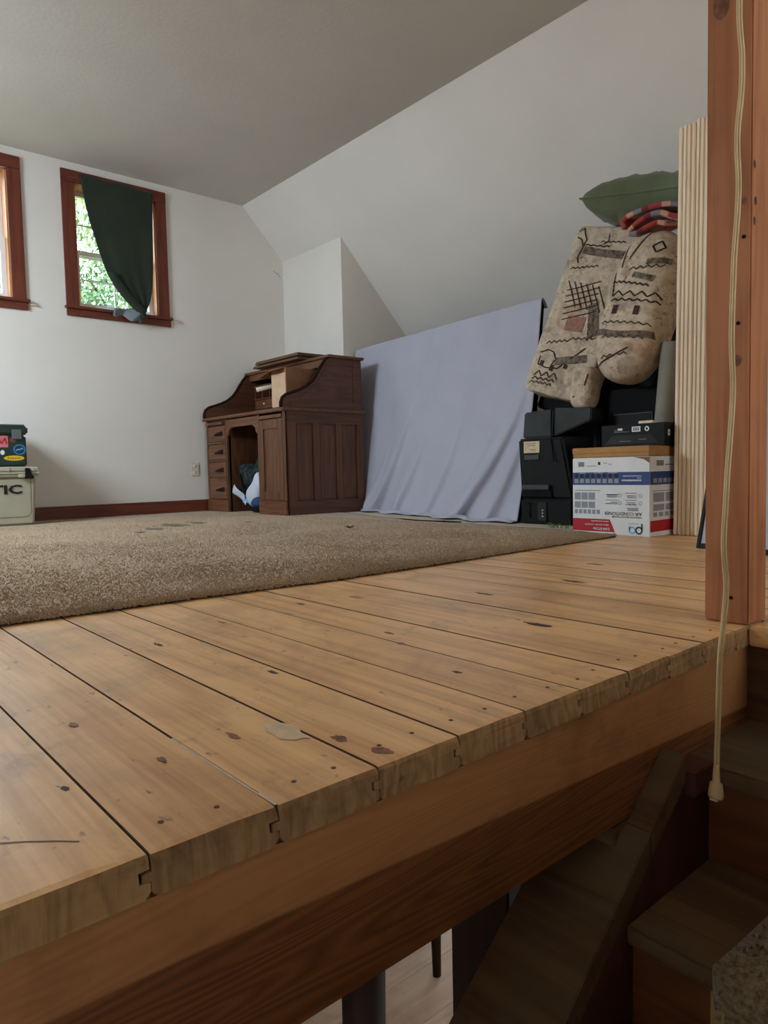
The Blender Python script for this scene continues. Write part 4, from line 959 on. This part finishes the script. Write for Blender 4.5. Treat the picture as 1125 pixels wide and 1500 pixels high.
# green velvet pillow
def pillow(name, label, O, hx, hy, th, Mr, mat):
    root = thing(name, label, 'pillow', (O.x, O.y, O.z - th)); top = []; bot = []; N_ = 30
    for side, rows_ in ((1, top), (-1, bot)):
        for i in range(N_ + 1):
            u = -1 + 2 * i / N_; row = []
            for j in range(N_ + 1):
                v = -1 + 2 * j / N_; pin = 1 - .10 * (1 - u * u) * v * v - 0.0; pin2 = 1 - .10 * (1 - v * v) * u * u
                t_ = th * ((1 - abs(u) ** 2.4) * (1 - abs(v) ** 2.4)) ** .38
                wr = .020 * noise.noise(V((u * 2.6, v * 7.5, side * 3))) * (1 - max(abs(u), abs(v)) ** 3) + .008 * math.sin(u * 19 + v * 4) * max(0, abs(v) - .45) * (1 - abs(v)) * 3
                row.append(Mr @ V((hx * u * pin2 * 1.0, hy * v * pin, side * (t_ + wr * (1 if t_ > .01 else 0)))) + O)
            rows_.append(row)
    mb = MB(); mb.grid(top); mb.grid([r_[::-1] for r_ in bot]); mb.build('cover', mat, root, 0, True, recalc=False)
    edge = [top[i][0] for i in range(N_ + 1)] + [top[N_][j] for j in range(1, N_ + 1)] + [top[i][N_] for i in range(N_ - 1, -1, -1)] + [top[0][j] for j in range(N_ - 1, -1, -1)]
    MB().tube(edge, .005, 6).build('piping', mat, root, smooth=True)
Mp = Matrix.Rotation(.13, 3, 'X') @ Matrix.Rotation(-.04, 3, 'Y') @ Matrix.Rotation(.22, 3, 'Z')
pillow('throw_pillow', 'green velvet throw pillow lying on top of the sofa pieces', V((3.69, 2.03, 1.768)), .22, .30, .122, Mp, PILLOW)
# plaid blanket, folded into a loose roll
bl = thing('plaid_blanket', 'folded red and grey plaid blanket tucked under the green pillow', 'blanket', (3.5, 1.84, 1.52))
pth = [(2.0, 1.555), (2.012, 1.585), (1.99, 1.607), (1.94, 1.612), (1.86, 1.612), (1.77, 1.604), (1.71, 1.585), (1.695, 1.555), (1.71, 1.535), (1.75, 1.545), (1.80, 1.572), (1.86, 1.578), (1.92, 1.568), (1.955, 1.556), (1.975, 1.54), (1.965, 1.522), (1.92, 1.515), (1.87, 1.53), (1.82, 1.543), (1.775, 1.522)]
sm = []
for k in range(len(pth) - 1):
    p0 = V(pth[max(k - 1, 0)]); p1 = V(pth[k]); p2 = V(pth[k + 1]); p3 = V(pth[min(k + 2, len(pth) - 1)])
    for q in range(5):
        t_ = q / 5; sm.append(.5 * ((2 * p1) + (p2 - p0) * t_ + (2 * p0 - 5 * p1 + 4 * p2 - p3) * t_ ** 2 + (-p0 + 3 * p1 - 3 * p2 + p3) * t_ ** 3))
rows = []; attr = []; dist = 0
for k, p in enumerate(sm):
    if k: dist += (sm[k] - sm[k - 1]).length
    row = []
    for j in range(13):
        v = j / 12; row.append((3.395 + .26 * v + .012 * math.sin(k * .21), p.x + .006 * math.sin(v * 7 + k * .1), p.y + .006 * math.sin(v * 5 + k * .05) + .035 * v)); attr.append((dist, .26 * v, 0))
    rows.append(row)
bo = MB().grid(rows).build('cloth', PLAID, bl, 0, True, solid=.022)
at = bo.data.attributes.new('cloth', 'FLOAT_VECTOR', 'POINT'); at.data.foreach_set('vector', [c for a in attr for c in a])

# ------------------------------------------------------------------ air conditioner carton and the things on it
ac = thing('appliance_carton', 'white air conditioner carton standing upside down, blue and red bands', 'box', (3.165, 1.86, 0))
BX, BY0, BY1, BZ = 3.031, 1.657, 2.072, .372; BX1 = 3.30
bx('carton', WHITEPRINT, ac, BX, BX1, BY0, BY1, .0, BZ, .003)
def fpt(fx, fz, off=.0008): return V((BX - off, BY1 - (BY1 - BY0) * fx, BZ * (1 - fz)))      # front face: fx left to right, fz top to bottom
def spt(fx, fz, off=.0008): return V((BX + (BX1 - BX) * fx, BY0 - off, BZ * (1 - fz)))
def quad(mb, fn, x0, x1, z0, z1, off=.0008): return mb.add([fn(x0, z0, off), fn(x1, z0, off), fn(x1, z1, off), fn(x0, z1, off)], [(0, 1, 2, 3)])
quad(MB(), fpt, 0.003, .997, .19, .355).build('blue_band', BLUEPRINT, ac, recalc=False); quad(MB(), spt, 0.003, .997, .19, .355).build('blue_band', BLUEPRINT, ac, recalc=False)
MB().add([fpt(0.003, .80), fpt(.50, .80), fpt(.57, .965), fpt(0.003, .965)], [(0, 1, 2, 3)]).build('red_band', REDPRINT, ac, recalc=False); quad(MB(), spt, 0.003, .997, .80, .94).build('red_band', REDPRINT, ac, recalc=False)
def pq(fn, *a): quad(MB(), fn, *a).build('printed_panel', GREYPRINT, ac, recalc=False)
for a, b in ((.03, .115), (.125, .21), (.22, .31)):
    for c, d in ((.455, .55), (.575, .66)): pq(fpt, a, b, c, d)
for k in range(6): pq(fpt, .03 + .06 * k, .075 + .06 * k, .68, .735)
for a, b in ((.10, .48), (.53, .92)):
    for c, d in ((.455, .57), (.60, .68)): pq(spt, a, b, c, d)
for k in range(4): pq(spt, .10 + .2 * k, .24 + .2 * k, .70, .755)
for k in range(8): pq(fpt, .03 + .076 * k, .085 + .076 * k, .275, .33, .0014)
for k in range(5): pq(spt, .10 + .17 * k, .23 + .17 * k, .275, .33, .0014)
mb = MB()
for k in range(9): quad(mb, fpt, .085 + .009 * k, .089 + .009 * k, .05, .115)
quad(mb, fpt, .35, .383, .055, .095)
for (a, b, z) in ((.20, .33, .105), (.42, .47, .07), (.49, .53, .085), (.45, .62, .475), (.45, .62, .545), (.70, .84, .455), (.70, .84, .545), (.70, .84, .60), (.03, .38, .425), (.72, .86, .645)): quad(mb, fpt, a, b, z, z + .006)
for k in range(5): quad(mb, spt, .22 + .05 * k, .25 + .05 * k, .05, .12)
quad(mb, spt, .88, .96, .055, .10); quad(mb, spt, .5, .8, .10, .11); quad(mb, spt, .08, .95, .43, .436)
for k in range(8): mb.disc(fpt(.057 + .076 * k, .235, .0014), V((0, -1, 0)), ez, .011, .011, 14)
mb.build('printed_marks', INK, ac, recalc=False)
mb = MB()
for fx, fz in ((.885, .49), (.63, .49), (.885, .585), (.63, .585)):
    n_ = 18; c = fpt(fx, fz)
    mb.add([c + V((0, math.cos(2 * math.pi * k / n_) * r_, math.sin(2 * math.pi * k / n_) * r_)) for r_ in (.0085, .0068) for k in range(n_)], [(k, (k + 1) % n_, n_ + (k + 1) % n_, n_ + k) for k in range(n_)])
mb.build('printed_icons', INK, ac, recalc=False)
RV, UV_ = V((0, 1, 0)), V((0, 0, -1))        # the carton stands on its head: print reads upside down
def up_text(s, fx0, fx1, fz0, fz1, mat, nm='lettering', off=.001):   # fx0 left .. fx1 right on the face, fz0 top .. fz1 bottom as seen
    text(s, (fx1 - fx0) * (BY1 - BY0), (fz1 - fz0) * BZ, fpt(fx1, fz0, 0), RV, UV_, nm, mat, ac, off, .012)
up_text('AIR CONDITIONER', .43, .905, .700, .742, INK); up_text('WINDOW MOUNT ROOM', .535, .905, .752, .775, INK)
up_text('5,000 BTU/hr', .28, .50, .905, .945, WHITEPRINT, off=.0016); up_text('SMALL ROOM ~150 SQ.FT', .17, .49, .862, .884, WHITEPRINT, off=.0016)
def small_print(fx0, fx1, fz0, fz1, mat, off=.001, seed=1):     # print too fine to read: a broken row of strokes
    rr_ = random.Random(seed); mb = MB(); x = fx0
    while x < fx1:
        w_ = rr_.uniform(.004, .011); quad(mb, fpt, x, min(x + w_, fx1), fz0 + rr_.uniform(0, .003), fz1 - rr_.uniform(0, .003), off); x += w_ + rr_.uniform(.0015, .004)
    o = mb.build('small_print', mat, ac, recalc=False); o['kind'] = 'stuff'
for k, (a, b, c) in enumerate(((.47, .60, .478), (.47, .60, .500), (.72, .84, .485), (.73, .84, .508), (.52, .60, .568), (.45, .60, .588), (.72, .83, .573), (.74, .83, .595))): small_print(a, b, c, c + .014, GREYTRIM, .001, k)
for k, (a, b, c, d) in enumerate(((.66, .90, .285, .308), (.67, .90, .235, .248), (.85, .90, .262, .272), (.10, .18, .196, .204), (.30, .42, .196, .204), (.48, .60, .196, .204))): small_print(a, b, c, d, WHITEPRINT, .0016, 20 + k)
small_print(.26, .49, .822, .834, WHITEPRINT, .0016, 40); small_print(.74, .86, .838, .848, GREYPRINT, .001, 41); small_print(.73, .86, .655, .685, GREYPRINT, .001, 42)
def ring(mb, cy, cz, r0, r1, x, n_=28): mb.add([(x, cy + math.cos(2 * math.pi * k / n_) * r_, cz + math.sin(2 * math.pi * k / n_) * r_) for r_ in (r0, r1) for k in range(n_)], [(k, (k + 1) % n_, n_ + (k + 1) % n_, n_ + k) for k in range(n_)])
cp_ = fpt(.868, .925); mb = MB(); ring(mb, cp_.y, cp_.z, .0185, .0115, BX - .0012); mb.add([(BX - .0012, cp_.y - .0185, cp_.z + .032), (BX - .0012, cp_.y - .0115, cp_.z + .032), (BX - .0012, cp_.y - .0115, cp_.z), (BX - .0012, cp_.y - .0185, cp_.z)], [(0, 1, 2, 3)]); mb.build('logo_letter', INK, ac, recalc=False)
cp_ = fpt(.785, .925); mb = MB(); ring(mb, cp_.y, cp_.z, .0175, .0110, BX - .0016); mb.add([(BX - .0016, cp_.y + .0175, cp_.z + .019), (BX - .0016, cp_.y + .011, cp_.z + .019), (BX - .0016, cp_.y + .011, cp_.z - .0), (BX - .0016, cp_.y + .0175, cp_.z - .0)], [(0, 1, 2, 3)]); mb.build('logo_letter', SKYPRINT, ac, recalc=False)
MB().add([fpt(.80, .005, .001), fpt(.995, .005, .001), fpt(.995, .085, .001), fpt(.93, .035, .001)], [(0, 1, 2, 3)]).build('torn_corner', CARDBOARD_DARK, ac, recalc=False)
ld = thing('cardboard_tray', 'shallow tan cardboard tray turned over on the white carton', 'box', (3.165, 1.86, BZ + .001))
bx('lid', CARDBOARD, ld, BX - .002, BX1 + .002, BY0 + .004, BY1 - .004, BZ + .001, BZ + .050, .003)
MB().add([(BX - .004, BY0 + .004, BZ + .048), (BX - .004, BY1 - .004, BZ + .048), (BX - .0045, BY1 - .004, BZ + .022), (BX - .0045, BY0 + .004, BZ + .022)], [(0, 1, 2, 3)]).build('tape', LABEL if False else CARDBOARD, ld, solid=.001)
fb = thing('flat_black_carton', 'flat glossy black carton with small white labels, on the cardboard tray', 'box', (3.29, 1.81, BZ + .052))
f0, f1, g0, g1, zb0, zb1 = 3.14, 3.41, 1.645, 1.975, BZ + .052, BZ + .158
bx('carton', BLACK, fb, f0, f1, g0, g1, zb0, zb1, .002)
MB().add([(f0 - .001, g1 - .06, zb0 + .055), (f0 - .001, g0 + .07, zb0 + .055), (f0 - .001, g0 + .03, zb0 + .012), (f0 - .001, g1 - .02, zb0 + .012)], [(0, 1, 2, 3)]).build('printed_panel', DKGREEN_BOX, fb, recalc=False)
for (a, b, c, d) in ((.09, .115, .078, .088), (.165, .21, .068, .093)):
    MB().add([(f0 - .0015, g1 - a, zb0 + c), (f0 - .0015, g1 - b, zb0 + c), (f0 - .0015, g1 - b, zb0 + d), (f0 - .0015, g1 - a, zb0 + d)], [(0, 1, 2, 3)]).build('label', WHITEPRINT, fb, recalc=False)
mb = MB()
for k in range(4): mb.box(f0 - .0022, f0 - .0018, g1 - .174 - .008 * k - .004, g1 - .174 - .008 * k, zb0 + .073, zb0 + .088)
mb.build('barcode', INK, fb)
MB().disc((f0 - .0015, g1 - .243, zb0 + .080), V((0, -1, 0)), ez, .012, .012, 18).build('label', WHITEPRINT, fb, recalc=False)
MB().disc((f0 - .0020, g1 - .243, zb0 + .080), V((0, -1, 0)), ez, .006, .006, 12).build('label_mark', INK, fb, recalc=False)
MB().disc((f0 + .04, g0 - .0012, zb0 + .058), V((1, 0, 0)), ez, .010, .016, 16).build('label', WHITEPRINT, fb, recalc=False); MB().disc((f0 + .04, g0 - .0018, zb0 + .058), V((1, 0, 0)), ez, .005, .008, 12).build('label_mark', INK, fb, recalc=False)
mb = MB(); [mb.box(f0 - .0016, f0 - .001, g1 - b, g1 - a, zb0 + c, zb0 + d) for (a, b, c, d) in ((.07, .15, .069, .0705), (.07, .085, .078, .08), (.075, .12, .073, .0742), (.20, .24, .030, .032), (.10, .16, .024, .0255))]; mb.build('printed_lines', GREYPRINT, fb)
tag(MB().prism([(3.20, 1.735), (3.20, 1.81), (3.235, 1.83), (3.245, 1.74)], 'z', zb1 + .001, zb1 + .016).build('wood_offcut', PINE_RAW, None, .003), 'small wood offcut lying on the flat black carton', 'offcut')
tb_ = thing('cardboard_tube', 'pale cardboard tube standing in the dark behind the black carton', 'tube', (3.36, 1.755, zb1))
n_ = 24; mb = MB(); ax0 = V((3.36, 1.765, zb1 + .001)); ax1 = V((3.372, 1.735, zb1 + .40)); mb.tube([ax0, ax1], .045, n_, caps=False); mb.tube([ax1, ax0], .041, n_, caps=False); mb.build('wall', TUBEC, tb_, smooth=True)
mb = MB(); mb.tube([ax1 - V((0, 0, .004)), ax1], .0455, n_); mb.build('end_cap', TUBEC, tb_)

# ------------------------------------------------------------------ stack of pine boards on end
nb_ = 8
for k in range(nb_):
    y = 1.478 + k * .0200; z1 = 1.868 + R.uniform(-.006, .006) - .001 * k
    t_ = ['nearest the post', 'second from the post', 'third from the post', 'fourth from the post', 'fifth from the post', 'sixth from the post', 'seventh from the post', 'nearest the white carton'][k]
    o = tag(bx('pine_board', PINE_RAW, None, 3.205 + R.uniform(-.002, .002), 3.345, y + .0009, y + .0191, 0, z1, .0042, origin=(3.27, y + .01, 0)), 'pale pine board on end, ' + t_, 'board', 'pine boards stacked on end')
    o.rotation_euler = (0.0135, 0, 0)
# framed panel leaning behind the post
fp = thing('framed_panel', 'grey panel with black edge leaning behind the wooden post', 'panel', (2.72, 1.1, 0))
q0 = V((2.746, 1.306, 0)); q1 = V((2.64, .87, 0)); ri = V((.40, -.02, 1.30)); al = q1 - q0; nn_ = al.cross(ri).normalized(); nn_ = nn_ if nn_.x < 0 else -nn_
def ppt(u, v, d): return q0 + al * u + ri * v + nn_ * d
def slab(name, mat, a, b, c, d, t0, t1):
    MB().add([ppt(u, v, t) for t in (t0, t1) for (u, v) in ((a, c), (b, c), (b, d), (a, d))], [(0, 1, 2, 3), (7, 6, 5, 4), (0, 4, 5, 1), (1, 5, 6, 2), (2, 6, 7, 3), (3, 7, 4, 0)]).build(name, mat, fp, .002)
slab('panel', LAVENDER, .02, .98, .012, .99, -.002, -.016)
for (a, b, c, d) in ((0, .035, 0, 1), (.965, 1, 0, 1), (.035, .965, 0, .016), (.035, .965, .984, 1)): slab('edge', BLACK, a, b, c, d, .004, -.02)

# ------------------------------------------------------------------ post and hanging cord
ps = thing('wooden_post', 'square fir post at the corner of the stairwell', 'post', (1.545, .65, 0))
bx('shaft', POST, ps, 1.502, 1.592, EY + .001, EY + .091, 0.001, CZ, .003)
for (y, z) in ((.64, .055), (.63, .62), (.62, .79)): MB().tube([(1.5005, y, z), (1.503, y, z)], .004, 8).build('nail_hole', BLACKMATT, ps)
for (y, z, ry, rz) in ((.633, .545, .010, .012), (.668, 1.262, .016, .03), (.62, .86, .006, .008)):
    MB().disc((1.5012, y, z), V((0, 1, 0)), ez, ry, rz, 14).build('knot', KNOT, ps, recalc=False)
for (x, z) in ((1.515, .82), (1.52, .86), (1.514, .93)): MB().disc((x, EY + .0002, z), V((1, 0, 0)), ez, .006, .009, 12).build('knot', KNOTD, ps, recalc=False)
cd = thing('hanging_cord', 'cream lamp cord with a plug hanging beside the post', 'cord', (1.12, .50, -.21))
cpts = [(1.19, 2.73), (1.194, 2.2), (1.198, 1.7), (1.202, 1.3), (1.1875, 1.0614), (1.1991, 0.9829), (1.1982, 0.9293), (1.1839, 0.8525), (1.1902, 0.7855), (1.1866, 0.7329), (1.1768, 0.6712), (1.1714, 0.5989), (1.1687, 0.5311), (1.175, 0.4561), (1.1679, 0.3936), (1.1571, 0.3248), (1.1509, 0.2686), (1.1446, 0.2105), (1.15, 0.1704), (1.1554, 0.1373), (1.1464, 0.0811), (1.1348, 0.0293), (1.1304, -0.0439), (1.1259, -0.1154), (1.1241, -0.1529)]
sm = []
for k in range(len(cpts) - 1):
    p0 = V(cpts[max(k - 1, 0)]); p1 = V(cpts[k]); p2 = V(cpts[k + 1]); p3 = V(cpts[min(k + 2, len(cpts) - 1)])
    for q in range(5):
        t_ = q / 5; sm.append(.5 * ((2 * p1) + (p2 - p0) * t_ + (2 * p0 - 5 * p1 + 4 * p2 - p3) * t_ ** 2 + (-p0 + 3 * p1 - 3 * p2 + p3) * t_ ** 3))
sm.append(V(cpts[-1]))
for d in (-.0022, .0022): MB().tube([(p.x + d * .76, .50 - d * .65, p.y) for p in sm], .0026, 8).build('wire', CORDM, cd, smooth=True)
pg = MB().tube([(1.124, .50, -.147), (1.1237, .50, -.165), (1.1232, .50, -.175), (1.1228, .50, -.178), (1.1223, .50, -.198), (1.1221, .50, -.202)], [.0045, .006, .0063, .0103, .013, .0116], 12, .7).build('plug', CORDM, cd, smooth=True)
bx('socket_face', OUTLET, pg, 1.1125, 1.1317, .4935, .5065, -.2045, -.2015, .001)
